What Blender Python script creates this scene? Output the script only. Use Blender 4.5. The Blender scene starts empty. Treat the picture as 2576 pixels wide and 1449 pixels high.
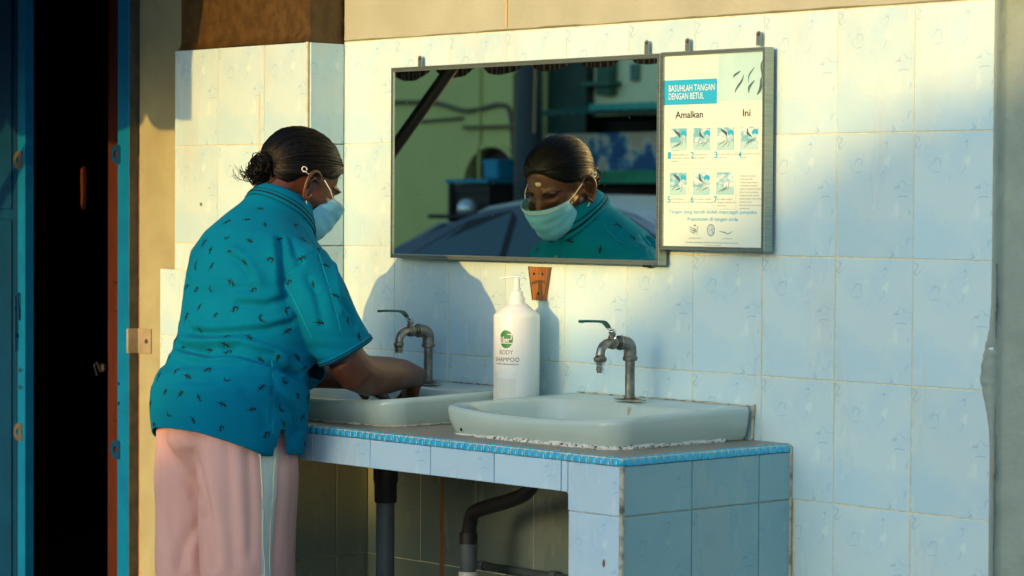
import bpy, bmesh, math, random
import numpy as np
from mathutils import Vector, Matrix, noise
from mathutils.bvhtree import BVHTree
random.seed(7); np.random.seed(7)
PI=math.pi
S=bpy.context.scene; COL=S.collection
# ------------------------------------------------------------------ camera
CAMP=Vector((5.0915,-4.1142,1.2853)); YAW,PIT,ROL,FPX=-0.8266,-0.0310,0.0059,6588.2
_cy,_sy,_cp,_sp=math.cos(YAW),math.sin(YAW),math.cos(PIT),math.sin(PIT)
_f=Vector((_sy*_cp,_cy*_cp,_sp)); _r=Vector((_cy,-_sy,0)); _u=_r.cross(_f)
CR=math.cos(ROL)*_r+math.sin(ROL)*_u; CU=-math.sin(ROL)*_r+math.cos(ROL)*_u; CF=_f
cd=bpy.data.cameras.new('camera'); cam=bpy.data.objects.new('camera',cd); COL.objects.link(cam)
M=Matrix((CR,CU,-CF)).transposed().to_4x4(); M.translation=CAMP; cam.matrix_world=M
cd.sensor_width=36; cd.lens=36*FPX/2576; cd.clip_start=.05; cd.clip_end=500
cd.dof.use_dof=True; cd.dof.focus_distance=5.9; cd.dof.aperture_fstop=6.3
S.camera=cam
# ------------------------------------------------------------------ light
SUN=Vector((-.13,1,-.147)).normalized()
w=bpy.data.worlds.new('World'); S.world=w; w.use_nodes=True
nt=w.node_tree; bg=nt.nodes['Background']
sky=nt.nodes.new('ShaderNodeTexSky'); sky.sky_type='NISHITA'; sky.sun_disc=False
sky.sun_elevation=math.asin(-SUN.z); sky.sun_rotation=math.atan2(-SUN.x,-SUN.y)
sky.air_density=1.0; sky.dust_density=2.2; sky.ozone_density=3.2
nt.links.new(sky.outputs[0],bg.inputs[0]); bg.inputs[1].default_value=.15
sl=bpy.data.lights.new('sun','SUN'); sl.energy=2.0; sl.angle=math.radians(.5); sl.color=(.70,.395,.11)
so=bpy.data.objects.new('sun',sl); COL.objects.link(so); so.rotation_euler=SUN.to_track_quat('-Z','Y').to_euler()
vs=S.view_settings; vs.view_transform='Standard'; vs.look='None'; vs.gamma=1; vs.exposure=1.45; vs.use_curve_mapping=False
# ------------------------------------------------------------------ helpers
def lin(c): return tuple((x/12.92 if x<=.04045 else ((x+.055)/1.055)**2.4) for x in c)
def nlink(m): return m.node_tree.nodes,m.node_tree.links
def newmat(name,col,rough=.5,metal=0,spec=.5):
    m=bpy.data.materials.new(name); m.use_nodes=True; b=m.node_tree.nodes['Principled BSDF']
    b.inputs['Base Color'].default_value=(*col,1); b.inputs['Roughness'].default_value=rough
    b.inputs['Metallic'].default_value=metal; b.inputs['Specular IOR Level'].default_value=spec
    return m
def noisy(name,c1,c2,scale=8,rough=.6,metal=0,bump=0,bscale=None,detail=6,spec=.5,lo=.35,hi=.65,stretch=None,world=False,r2=None):
    """two-tone noise material with optional bump"""
    m=newmat(name,c1,rough,metal,spec); n,l=nlink(m); b=n['Principled BSDF']
    tc=n.new('ShaderNodeTexCoord'); vec=tc.outputs['Object']
    if world: vec=n.new('ShaderNodeNewGeometry').outputs['Position']
    if stretch:
        mp=n.new('ShaderNodeMapping'); mp.inputs['Scale'].default_value=stretch; l.new(vec,mp.inputs[0]); vec=mp.outputs[0]
    t=n.new('ShaderNodeTexNoise'); t.inputs['Scale'].default_value=scale; t.inputs['Detail'].default_value=detail; l.new(vec,t.inputs['Vector'])
    r=n.new('ShaderNodeValToRGB'); r.color_ramp.elements[0].position=lo; r.color_ramp.elements[1].position=hi
    r.color_ramp.elements[0].color=(*c1,1); r.color_ramp.elements[1].color=(*c2,1)
    l.new(t.outputs['Fac'],r.inputs[0]); l.new(r.outputs[0],b.inputs['Base Color'])
    if r2 is not None:
        mr=n.new('ShaderNodeMapRange'); mr.inputs[3].default_value=rough; mr.inputs[4].default_value=r2
        l.new(t.outputs['Fac'],mr.inputs[0]); l.new(mr.outputs[0],b.inputs['Roughness'])
    if bump:
        t2=n.new('ShaderNodeTexNoise'); t2.inputs['Scale'].default_value=bscale or scale*4; t2.inputs['Detail'].default_value=8; l.new(vec,t2.inputs['Vector'])
        bp=n.new('ShaderNodeBump'); bp.inputs['Strength'].default_value=1; bp.inputs['Distance'].default_value=bump
        l.new(t2.outputs['Fac'],bp.inputs['Height']); l.new(bp.outputs[0],b.inputs['Normal'])
    return m
def link(name,me,mat=None,parent=None,smooth=False,**kw):
    o=bpy.data.objects.new(name,me); COL.objects.link(o)
    if mat is not None:
        me.materials.clear()
        for x in (mat if isinstance(mat,(list,tuple)) else [mat]): me.materials.append(x)
    if parent is not None: o.parent=parent
    if smooth: me.shade_smooth()
    for k,v in kw.items(): o[k]=v
    return o
def empty(name,loc,label,cat,group=None,rz=0):
    o=bpy.data.objects.new(name,None); COL.objects.link(o); o.location=loc; o.rotation_euler=(0,0,rz); o.empty_display_size=.1
    tag(o,label,cat,group); return o
def tag(o,label,cat,group=None):
    o['label']=label; o['category']=cat
    if group: o['group']=group
    return o
class MB:
    """collects geometry for ONE mesh object"""
    def __init__(s): s.v=[]; s.f=[]; s.m=[]
    def add(s,vs,fs,mi=0):
        k=len(s.v); s.v+= [tuple(v) for v in vs]; s.f+=[tuple(i+k for i in f) for f in fs]; s.m+=[mi]*len(fs); return s
    def box(s,x0,x1,y0,y1,z0,z1,mi=0,mat=None):
        v=[Vector((x,y,z)) for z in (z0,z1) for y in (y0,y1) for x in (x0,x1)]
        if mat is not None: v=[mat@p for p in v]
        return s.add(v,[(0,2,3,1),(4,5,7,6),(0,1,5,4),(2,6,7,3),(0,4,6,2),(1,3,7,5)],mi)
    def cbox(s,x0,x1,y0,y1,z0,z1,c=.003,mi=0,mat=None):
        """box with chamfered edges"""
        bm=bmesh.new(); bmesh.ops.create_cube(bm,size=1)
        for v in bm.verts: v.co=Vector(((x0+x1)/2+v.co.x*(x1-x0),(y0+y1)/2+v.co.y*(y1-y0),(z0+z1)/2+v.co.z*(z1-z0)))
        bmesh.ops.bevel(bm,geom=list(bm.edges),offset=c,segments=1 if c<.006 else 2,affect='EDGES',clamp_overlap=True)
        bm.verts.ensure_lookup_table(); bm.verts.index_update()
        vs=[(mat@v.co if mat is not None else v.co.copy()) for v in bm.verts]; fs=[[v.index for v in f.verts] for f in bm.faces]; bm.free()
        return s.add(vs,fs,mi)
    def rings(s,R,close=True,cap=(True,True),mi=0):
        """skin a list of equal-length point rings"""
        n=len(R[0]); vs=[p for r in R for p in r]; fs=[]
        for i in range(len(R)-1):
            for j in range(n if close else n-1):
                a=i*n+j; b=i*n+(j+1)%n; fs.append((a,b,b+n,a+n))
        if cap[0]: fs.append(tuple(range(n-1,-1,-1)))
        if cap[1]: fs.append(tuple((len(R)-1)*n+j for j in range(n)))
        return s.add(vs,fs,mi)
    def tube(s,pts,rad,n=12,cap=(True,True),mi=0,flat=1.0,up=None):
        pts=[Vector(p) for p in pts]; m=len(pts)
        if not isinstance(rad,(list,tuple)): rad=[rad]*m
        R=[]; prev=None
        for i,p in enumerate(pts):
            t=(pts[min(i+1,m-1)]-pts[max(i-1,0)]).normalized()
            if prev is None:
                a=Vector(up) if up is not None else (Vector((0,0,1)) if abs(t.z)<.9 else Vector((1,0,0)))
                a=(a-t*a.dot(t)).normalized()
            else:
                a=(prev-t*prev.dot(t)).normalized()
            prev=a; b=t.cross(a)
            R.append([p+(a*math.cos(2*PI*k/n)+b*math.sin(2*PI*k/n)*flat)*rad[i] for k in range(n)])
        return s.rings(R,True,cap,mi)
    def lathe(s,prof,c=(0,0,0),n=24,axis='z',mi=0,cap=(True,True)):
        c=Vector(c); R=[]
        for r,h in prof:
            q=[]
            for k in range(n):
                a=2*PI*k/n; x,y=r*math.cos(a),r*math.sin(a)
                q.append(c+(Vector((x,y,h)) if axis=='z' else Vector((x,h,-y)) if axis=='y' else Vector((h,x,y))))
            R.append(q)
        return s.rings(R,True,cap,mi)
    def prism(s,poly,d0,d1,axis='y',mi=0):
        """polygon (a,b) extruded along axis; y: (x,z); x: (y,z); z: (x,y)"""
        def P(a,b,d): return (a,d,b) if axis=='y' else (d,a,b) if axis=='x' else (a,b,d)
        n=len(poly); vs=[P(a,b,d0) for a,b in poly]+[P(a,b,d1) for a,b in poly]
        fs=[tuple(range(n)),tuple(range(2*n-1,n-1,-1))]+[(i,i+n,(i+1)%n+n,(i+1)%n) for i in range(n)]
        return s.add(vs,fs,mi)
    def mesh(s,name):
        me=bpy.data.meshes.new(name); me.from_pydata(s.v,[],s.f); me.validate()
        if len(me.polygons)==len(s.m): me.polygons.foreach_set('material_index',s.m)
        bm=bmesh.new(); bm.from_mesh(me); bmesh.ops.recalc_face_normals(bm,faces=bm.faces); bm.to_mesh(me); bm.free()
        return me
    def build(s,name,mat,parent=None,smooth=False,angle=None,**kw):
        o=link(name,s.mesh(name),mat,parent,False,**kw)
        if smooth:
            if angle: o.data.shade_smooth(); o.data.set_sharp_from_angle(angle=math.radians(angle))
            else: o.data.shade_smooth()
        return o
def arc(c,r,a0,a1,n,ax='xz'):
    out=[]
    for i in range(n+1):
        a=math.radians(a0+(a1-a0)*i/n); u,v=r*math.cos(a),r*math.sin(a)
        out.append(Vector(c)+(Vector((u,0,v)) if ax=='xz' else Vector((0,u,v)) if ax=='yz' else Vector((u,v,0))))
    return out
def cam_ray(u,v):
    return (CF+CR*((u-1288)/FPX)-CU*((v-724.5)/FPX)).normalized()
def copy_tree(o,parent=None,**kw):
    c=o.copy(); COL.objects.link(c)
    if parent is not None: c.parent=parent
    for ch in list(o.children): copy_tree(ch,c)
    return c
# ------------------------------------------------------------------ materials
def tile_mat(name,base,vein,rnd=.05):
    m=newmat(name,base,.16,0,.5); n,l=nlink(m); b=n['Principled BSDF']
    tc=n.new('ShaderNodeTexCoord')
    nz=n.new('ShaderNodeTexNoise'); nz.inputs['Scale'].default_value=14; nz.inputs['Detail'].default_value=3; l.new(tc.outputs['Object'],nz.inputs['Vector'])
    mix=n.new('ShaderNodeVectorMath'); mix.operation='MULTIPLY_ADD'; mix.inputs[1].default_value=(.05,.05,.05)
    l.new(nz.outputs['Color'],mix.inputs[0]); l.new(tc.outputs['Object'],mix.inputs[2])
    # veins: thin level lines of a warped noise, broken up by a second one
    v=n.new('ShaderNodeTexNoise'); v.inputs['Scale'].default_value=11; v.inputs['Detail'].default_value=2.5; v.inputs['Roughness'].default_value=.6; l.new(mix.outputs[0],v.inputs['Vector'])
    r=n.new('ShaderNodeValToRGB'); e=r.color_ramp.elements; e[0].position=.505; e[0].color=(0,0,0,1); e[1].position=.53; e[1].color=(0,0,0,1)
    x=e.new(.517); x.color=(1,1,1,1); l.new(v.outputs['Fac'],r.inputs[0])
    g=n.new('ShaderNodeTexNoise'); g.inputs['Scale'].default_value=22; g.inputs['Detail'].default_value=2; l.new(tc.outputs['Object'],g.inputs['Vector'])
    gr=n.new('ShaderNodeValToRGB'); gr.color_ramp.elements[0].position=.50; gr.color_ramp.elements[1].position=.66; l.new(g.outputs['Fac'],gr.inputs[0])
    mu=n.new('ShaderNodeMath'); mu.operation='MULTIPLY'; l.new(r.outputs[0],mu.inputs[0]); l.new(gr.outputs[0],mu.inputs[1])
    cl=n.new('ShaderNodeTexNoise'); cl.inputs['Scale'].default_value=9; cl.inputs['Detail'].default_value=5; l.new(mix.outputs[0],cl.inputs['Vector'])
    cr=n.new('ShaderNodeValToRGB'); cr.color_ramp.elements[0].position=.42; cr.color_ramp.elements[1].position=.62
    cr.color_ramp.elements[0].color=(*base,1); cr.color_ramp.elements[1].color=(base[0]*.87,base[1]*.95,base[2]*1.02,1); l.new(cl.outputs['Fac'],cr.inputs[0])
    # pale blotches
    pw=n.new('ShaderNodeTexNoise'); pw.inputs['Scale'].default_value=17; pw.inputs['Detail'].default_value=4
    mp=n.new('ShaderNodeMapping'); mp.inputs['Location'].default_value=(3,5,1); l.new(mix.outputs[0],mp.inputs[0]); l.new(mp.outputs[0],pw.inputs['Vector'])
    pr_=n.new('ShaderNodeValToRGB'); pr_.color_ramp.elements[0].position=.64; pr_.color_ramp.elements[1].position=.70; l.new(pw.outputs['Fac'],pr_.inputs[0])
    m1=n.new('ShaderNodeMix'); m1.data_type='RGBA'; l.new(pr_.outputs[0],m1.inputs[0]); l.new(cr.outputs[0],m1.inputs[6]); m1.inputs[7].default_value=(min(1,base[0]*1.13),min(1,base[1]*1.08),min(1,base[2]*1.04),1)
    m2=n.new('ShaderNodeMix'); m2.data_type='RGBA'; l.new(mu.outputs[0],m2.inputs[0]); l.new(m1.outputs[2],m2.inputs[6]); m2.inputs[7].default_value=(*vein,1)
    # tile-to-tile tone and weather dirt in world space
    oi=n.new('ShaderNodeObjectInfo'); mr=n.new('ShaderNodeMapRange'); mr.inputs[3].default_value=1-rnd; mr.inputs[4].default_value=1+rnd*.5; l.new(oi.outputs['Random'],mr.inputs[0])
    sc=n.new('ShaderNodeVectorMath'); sc.operation='SCALE'; l.new(m2.outputs[2],sc.inputs[0]); l.new(mr.outputs[0],sc.inputs['Scale'])
    ge=n.new('ShaderNodeNewGeometry'); mp2=n.new('ShaderNodeMapping'); mp2.inputs['Scale'].default_value=(1,1,.25); l.new(ge.outputs['Position'],mp2.inputs[0])
    d=n.new('ShaderNodeTexNoise'); d.inputs['Scale'].default_value=9; d.inputs['Detail'].default_value=8; l.new(mp2.outputs[0],d.inputs['Vector'])
    dr=n.new('ShaderNodeMapRange'); dr.inputs[1].default_value=.55; dr.inputs[2].default_value=.8; dr.inputs[3].default_value=0; dr.inputs[4].default_value=.35; l.new(d.outputs['Fac'],dr.inputs[0])
    m3=n.new('ShaderNodeMix'); m3.data_type='RGBA'; l.new(dr.outputs[0],m3.inputs[0]); l.new(sc.outputs[0],m3.inputs[6]); m3.inputs[7].default_value=(.50,.44,.30,1)
    l.new(m3.outputs[2],b.inputs['Base Color'])
    rr=n.new('ShaderNodeMapRange'); rr.inputs[3].default_value=.12; rr.inputs[4].default_value=.38; l.new(d.outputs['Fac'],rr.inputs[0]); l.new(rr.outputs[0],b.inputs['Roughness'])
    bp=n.new('ShaderNodeBump'); bp.inputs['Distance'].default_value=.0006; bp.inputs['Strength'].default_value=.6
    big=n.new('ShaderNodeTexNoise'); big.inputs['Scale'].default_value=20; l.new(ge.outputs['Position'],big.inputs['Vector']); l.new(big.outputs['Fac'],bp.inputs['Height']); l.new(bp.outputs[0],b.inputs['Normal'])
    return m
TILE=tile_mat('glazed_tile',(.54,.73,.72),(.22,.38,.52))
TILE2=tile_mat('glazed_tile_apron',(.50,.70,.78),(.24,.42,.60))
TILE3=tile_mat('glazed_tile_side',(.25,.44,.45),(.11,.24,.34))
TILE4=tile_mat('under_counter_tile_shaded',(.19,.225,.16),(.12,.14,.11))  # under-counter tile colour darkened to stand for the shade there
GROUT=noisy('grout',(.72,.72,.50),(.58,.55,.34),60,.9,bump=.0008,bscale=300)
DIRTG=noisy('grout_dirty',(.48,.46,.32),(.12,.11,.07),35,.95,lo=.5,hi=.68,bump=.001,bscale=200)
PLASTER=noisy('plaster_cream',(.40,.42,.30),(.34,.36,.25),7,.85,bump=.0012,bscale=90,world=True)
PLASTER_L=noisy('plaster_beige',(.36,.36,.20),(.31,.30,.17),9,.85,bump=.0008,bscale=120,world=True)
GREYP=noisy('plaster_grey',(.27,.35,.29),(.22,.29,.24),14,.8,bump=.003,bscale=60,world=True,lo=.3,hi=.7)
BROKEN=noisy('broken_mortar',(.26,.24,.19),(.04,.04,.035),40,.95,bump=.004,bscale=120,world=True)
BROWN=noisy('brown_gloss_paint',(.055,.028,.005),(.085,.046,.009),30,.45,bump=.0025,bscale=70,world=True,lo=.4,hi=.6)
MOSAIC=noisy('blue_mosaic',(.015,.36,.56),(.03,.45,.64),50,.15,lo=.3,hi=.7)
SLAB=noisy('worn_counter_top',(.30,.28,.21),(.21,.19,.14),30,.5,bump=.0008,bscale=200,r2=.25,lo=.3,hi=.7)
CERAMIC=noisy('white_ceramic',(.43,.55,.47),(.48,.59,.51),6,.1,world=True)
CAULK=noisy('mouldy_caulk',(.70,.70,.60),(.03,.035,.025),150,.9,lo=.55,hi=.62,bump=.002,bscale=400)
GALV=noisy('galvanised_steel',(.13,.135,.115),(.26,.27,.23),60,.42,.75,bump=.0005,bscale=300)
BRASS=noisy('worn_brass',(.17,.155,.11),(.36,.33,.26),70,.30,.85,bump=.0004,bscale=250)
CHROME=newmat('chrome',(.75,.75,.72),.12,1)
LEVER=noisy('green_lever_vinyl',(.005,.10,.065),(.01,.14,.09),40,.35)
PVCG=noisy('grey_pvc',(.10,.125,.125),(.07,.09,.09),20,.45)
RUBBER=noisy('black_rubber',(.008,.007,.006),(.014,.012,.01),30,.5)
ALUS=noisy('aluminium_side',(.62,.62,.52),(.52,.53,.45),20,.5,.2,stretch=(1,1,30))
ALU=noisy('aluminium_frame',(.34,.41,.35),(.26,.32,.28),20,.30,.8,stretch=(1,1,30))
MIRROR=newmat('mirror_glass',(.84,.90,.74),.0,1)
n_,l_=nlink(MIRROR); t_=n_.new('ShaderNodeTexNoise'); t_.inputs['Scale'].default_value=55; t_.inputs['Detail'].default_value=6; tc=n_.new('ShaderNodeTexCoord'); l_.new(tc.outputs['Object'],t_.inputs['Vector']); mr=n_.new('ShaderNodeMapRange'); mr.inputs[1].default_value=.68; mr.inputs[2].default_value=.80; mr.inputs[3].default_value=0; mr.inputs[4].default_value=.25; l_.new(t_.outputs['Fac'],mr.inputs[0]); l_.new(mr.outputs[0],n_['Principled BSDF'].inputs['Roughness'])
WOOD=noisy('varnished_wood',(.34,.14,.03),(.20,.07,.015),10,.4,stretch=(12,12,1),bump=.0004)
BLACK=newmat('matt_black',(.004,.004,.004),.7)
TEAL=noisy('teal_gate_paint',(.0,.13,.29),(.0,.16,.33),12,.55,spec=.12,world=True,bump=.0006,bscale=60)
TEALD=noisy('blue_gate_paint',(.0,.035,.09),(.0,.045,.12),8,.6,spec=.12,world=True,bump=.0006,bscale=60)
OLIVE=noisy('dull_painted_steel',(.085,.08,.05),(.045,.042,.027),25,.6,world=True,bump=.0008,bscale=120)
ORANGE=noisy('orange_door_paint',(.07,.014,.005),(.05,.010,.003),10,.45,world=True,stretch=(6,6,1))
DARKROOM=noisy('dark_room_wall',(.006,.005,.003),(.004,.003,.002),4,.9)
PAVE=noisy('pavement_concrete',(.30,.29,.25),(.22,.21,.18),5,.9,bump=.003,bscale=60,world=True)
ASPH=noisy('asphalt',(.055,.055,.055),(.04,.04,.04),30,.85,bump=.004,bscale=120,world=True)
# ------------------------------------------------------------------ ground
o=MB().box(-30,12,-3.2,-.0,-.12,0).build('pavement',PAVE,kind='structure')
o=MB().box(-30,12,-3.35,-3.2,-.3,.004).build('kerb',noisy('kerb_stone',(.35,.34,.30),(.25,.24,.21),6,.8,bump=.002),kind='structure')
MB().box(-60,60,-60,-3.35,-.3,-.12).build('road',ASPH,kind='structure')
MB().box(-60,60,.45,40,-.3,-.004).build('ground',PAVE,kind='structure')
# ------------------------------------------------------------------ tiles
GAP=.0026; _tm={}
def tile_mesh(wd,ht,mat,th=.006):
    k=(round(wd,3),round(ht,3),mat.name,th)
    if k not in _tm:
        c=.0009; R=[]
        w2,h2=(wd-GAP)/2,(ht-GAP)/2
        m=MB()
        m.rings([[(-w2,0,-h2),(w2,0,-h2),(w2,0,h2),(-w2,0,h2)],[(-w2,-th+c,-h2),(w2,-th+c,-h2),(w2,-th+c,h2),(-w2,-th+c,h2)],[(-w2+c,-th,-h2+c),(w2-c,-th,-h2+c),(w2-c,-th,h2-c),(-w2+c,-th,h2-c)]])
        me=m.mesh('tile'); me.materials.append(mat); _tm[k]=me
    return _tm[k]
def tile(parent,cx,y,cz,wd,ht,mat=None,side=False,x=0,th=.006):
    """front tile: centre (cx,cz), back plane y; side tile (faces +x): cx is the y centre, x the back plane"""
    o=bpy.data.objects.new('tile',tile_mesh(wd,ht,mat or TILE,th)); COL.objects.link(o); o.parent=parent
    j=lambda a:random.uniform(-a,a)
    o.location=(x+j(.0003),cx,cz) if side else (cx+j(.0004),y+j(.0003),cz+j(.0004))
    o.rotation_euler=(j(.0015),0,(PI/2 if side else 0)+j(.0025))
    return o
TW,TH=.2,.2529; R0=.68  # row joint height
# main wall
wall=empty('tiled_wall',(0,0,0),'long wall of pale marbled blue tiles behind mirror and basins, cream plaster above','wall')
MB().box(0,1.994,.0024,.25,0,1.693).build('mortar_bed',GROUT,wall)
MB().box(-.0,1.99,.25,.4,0,1.69).build('wall_core',PLASTER,wall)
for r in range(-3,4):
    z0=R0+r*TH; z1=z0+TH
    if r==-3: z0=0
    for c in range(10):
        lo=(r<0); 
        if lo and c<7: continue
        x0=max(c*.2,1.4935 if lo else 0)
        tile(wall,(x0+c*.2+.2)/2,.0066,(z0+z1)/2,c*.2+.2-x0,z1-z0)
# lower wall under the counter: joints shifted half a tile
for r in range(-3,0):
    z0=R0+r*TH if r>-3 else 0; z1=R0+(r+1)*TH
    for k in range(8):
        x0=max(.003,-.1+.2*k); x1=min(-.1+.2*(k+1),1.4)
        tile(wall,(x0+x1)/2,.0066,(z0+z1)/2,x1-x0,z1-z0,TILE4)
# plaster band above, lower edge slightly wavy, with a thin rounded lip
def band(x0,x1,y,zb,zt,amp,seed,n=60,depth=.24):
    R=[]
    for i in range(n+1):
        x=x0+(x1-x0)*i/n; dz=amp*(noise.noise(Vector((x*6,seed,0)))+.5*noise.noise(Vector((x*25,seed,1))))
        yy=y+.0012*noise.noise(Vector((x*9,seed,3)))
        R.append([(x,y+depth,zb+dz),(x,yy+.004,zb+dz),(x,yy-.001,zb+dz+.004),(x,yy,zb+dz+.02),(x,y,zt),(x,y+depth,zt)])
    return MB().rings(R)
band(0.002,1.985,.001,1.693,3.2,.0035,3).build('plaster_band',PLASTER,wall,smooth=True,angle=40)
MB().box(-1.6,4,.02,.4,2.6,3.4).build('plaster_parapet',PLASTER,wall)
# stain on plaster
MB().prism([(.597,1.72),(.599,1.70),(.602,1.70),(.603,1.9),(.601,2.1)],-.0015,.004).build('rust_stain',noisy('rust_streak',(.62,.42,.14),(.52,.40,.2),30,.9,stretch=(4,1,.4)),wall)
# grey rendered pier on the right: face lies 2 cm behind the tiles, ragged mortar edge
pier=empty('rendered_wall',(1.99,0,0),'grey rendered wall right of the tiles with a ragged broken mortar edge','wall')
n=420; R=[]
def rag(z):
    d=.0035*noise.noise(Vector((0,z*14,1)))+.002*noise.noise(Vector((3,z*50,1)))
    g=math.exp(-((z-.965)/.075)**2)*-.028+math.exp(-((z-1.04)/.03)**2)*.006+(-.006 if z<.9 else 0)
    return d+g
mb=MB()
for i in range(n+1):
    z=1.7*i/n; d=rag(z)
    q=[(1.994+min(0,d)-.001,.012),(1.9975+d,-.0008),(2.004+d+.002*noise.noise(Vector((9,z*30,1))),-.0006),(2.009+d+.004*noise.noise(Vector((5,z*22,1))),.012),(2.018+d*.5,.021+.002*noise.noise(Vector((1,z*30,8)))),(2.04,.023),(2.12,.022)]
    g=math.exp(-((z-.965)/.07)**2)*-.024; hv=.0012*noise.noise(Vector((2,z*40,4))); jj=math.exp(-((z-.98)/.09)**2); g+=jj*(.005*noise.noise(Vector((4,z*55,1)))+.003*noise.noise(Vector((4,z*140,1)))); hv+=jj*.0022*noise.noise(Vector((6,z*90,1)))
    up=1 if z>1.1 else .0
    q=[(1.9935+g+.0012*noise.noise(Vector((0,z*30,1))),-.0002),(1.9950+g,-.0016),(1.9970+g*.55,-.0022+hv*(1-g*60)),(1.9995+.001*noise.noise(Vector((7,z*60,1))),-.0012+hv*(1-g*40)),(2.0025+.002*noise.noise(Vector((7,z*40,1))),.006),(2.007,.016),(2.012,.0205),(2.05,.0225)]
    R.append([(a-1.99,b,z) for a,b in q])
mb.rings(R,close=False,cap=(False,False)); mb.build('mortar_edge',GREYP,pier,smooth=True)
mb=MB(); R=[]
for i in range(80):
    z=.06+1.12*i/79; g=math.exp(-((z-.965)/.07)**2)*-.024; r=.0010+.0022*max(0,noise.noise(Vector((0,z*16,7))))+(.0035 if .89<z<1.04 else 0)*abs(noise.noise(Vector((1,z*45,7)))); x=2.0030+g*.25+.0025*noise.noise(Vector((3,z*25,0)))-1.99
    R.append([(x+r*math.cos(a),.0035-g*.05+r*math.sin(a)*.6,z) for a in np.linspace(0,2*PI,7)[:-1]])
mb.rings(R); mb.build('crack',BROKEN,pier,smooth=True)
def wavy_sheet(x0,x1,z0,z1,y,amp,nx,nz,seed):
    m=MB(); vs=[];fs=[]
    for j in range(nz+1):
        for i in range(nx+1):
            x=x0+(x1-x0)*i/nx; z=z0+(z1-z0)*j/nz
            vs.append((x,y+amp*noise.noise(Vector((x*8,z*8,seed)))+amp*.35*noise.noise(Vector((x*30,z*30,seed))),z))
    for j in range(nz):
        for i in range(nx): a=j*(nx+1)+i; fs.append((a,a+1,a+nx+2,a+nx+1))
    return m.add(vs,fs)
wavy_sheet(.02,.9,0,1.72,.0215,.003,60,110,2).build('render_face',GREYP,pier,smooth=True)
MB().box(.0,2.2,.027,.3,0,3.2).build('wall_core',GREYP,pier)
wavy_sheet(.0,.9,1.70,3.2,.0005,.003,50,60,4).build('render_upper',PLASTER,pier,smooth=True)
MB().box(-.004,.9,.004,.03,1.70,3.2).build('render_lip',PLASTER,pier)
# pilaster
pil=empty('tiled_pilaster',(0,0,0),'tiled pilaster left of the mirror, topped with glossy brown paint','pilaster')
YP=-.116
MB().box(-.559,-.0039,YP+.0024,.3,0,1.686).build('mortar_bed',GROUT,pil)
rows=[(1.438,1.688),(1.186,1.438),(1.118,1.186)]
for z0,z1 in rows:
    for x0,x1 in ((-.557,-.368),(-.368,-.172),(-.172,-.0015)): tile(pil,(x0+x1)/2,YP+.0066,(z0+z1)/2,x1-x0,z1-z0)
for z0,z1 in ((1.438,1.688),(1.186,1.438),(.935,1.186),(.68,.935),(.427,.68),(.174,.427),(0,.174)):
    tile(pil,YP/2+.004,0,(z0+z1)/2,.107,z1-z0,side=True,x=-.0022)
MB().box(-.611,-.0055,YP-.0074,.3,0,1.1165).build('plinth_bed',GROUT,pil)
for z0,z1 in ((.943,1.118),(.69,.943),(.437,.69),(.184,.437),(0,.184)):
    for x0,x1 in ((-.609,-.41),(-.41,-.21),(-.21,-.0055)): tile(pil,(x0+x1)/2,YP-.0036,(z0+z1)/2,x1-x0,z1-z0)
R=[]
for i in range(41):
    x=-.548+(.543)*i/40; dz=.003*noise.noise(Vector((x*9,0,5)))+.0015*noise.noise(Vector((x*35,0,5)))
    y=YP+.014
    R.append([(x,.29,1.688+dz),(x,y-.012,1.689+dz),(x,y-.003,1.698+dz),(x,y,1.712),(x,y,3.1),(x,.29,3.1)])
MB().rings(R).build('painted_shaft',BROWN,pil,smooth=True,angle=45)
MB().prism([(-.1945,1.40),(-.189,1.40),(-.188,1.54),(-.190,1.572),(-.194,1.570),(-.196,1.5)],YP-.0003,YP+.0005).build('rust_stain',noisy('drip_stain',(.66,.52,.24),(.62,.60,.40),40,.6,stretch=(3,1,.3)),pil)
MB().lathe([(.0,-.0006),(.0045,-.0006),(.005,.0)],(-.44,YP-.0003,1.287),12,'y').build('filled_hole',BROKEN,pil)
MB().tube([(-.0045,YP+.0045,0),(-.0045,YP+.0045,1.688)],.0042,8).build('corner_grout',GROUT,pil,smooth=True)
# plaster wall on the far left
lw=empty('plaster_wall',(-.72,0,0),'plain beige plaster wall strip between blue gate post and tiled pilaster','wall')
MB().box(-.166,.3,.0,.3,0,3.2).build('plaster_face',PLASTER_L,lw)
# ------------------------------------------------------------------ gate
post=empty('gate_post',(-.92,0,0),'teal steel gate post with two lock tabs beside the dark doorway','gate post')
mb=MB(); mb.cbox(-.026,.028,-.032,-.004,0,3,.002); mb.build('front_flange',TEAL,post)
mb=MB(); mb.cbox(.0275,.0295,-.030,.004,0,3,.0006); mb.cbox(.016,.028,-.003,.01,0,3,.001); mb.build('side_web',OLIVE,post)
MB().cbox(.0285,.0325,.0,.006,0,1.42,.0008).build('rusty_strip',noisy('rust_orange',(.32,.08,.02),(.12,.04,.015),30,.8,world=True),post)
mb=MB(); mb.cbox(.024,.0325,-.036,-.002,.878,.946,.001); mb.cbox(.0325,.094,-.0045,-.0005,.878,.946,.001)
mb.build('wall_bracket',noisy('bracket_paint',(.36,.30,.19),(.26,.22,.14),18,.6,world=True),post)
MB().lathe([(0,-.004),(.005,-.004),(.0065,-.001),(.0065,0)],(.075,-.0045,.912),12,'y').build('bracket_screw',GALV,post)
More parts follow.
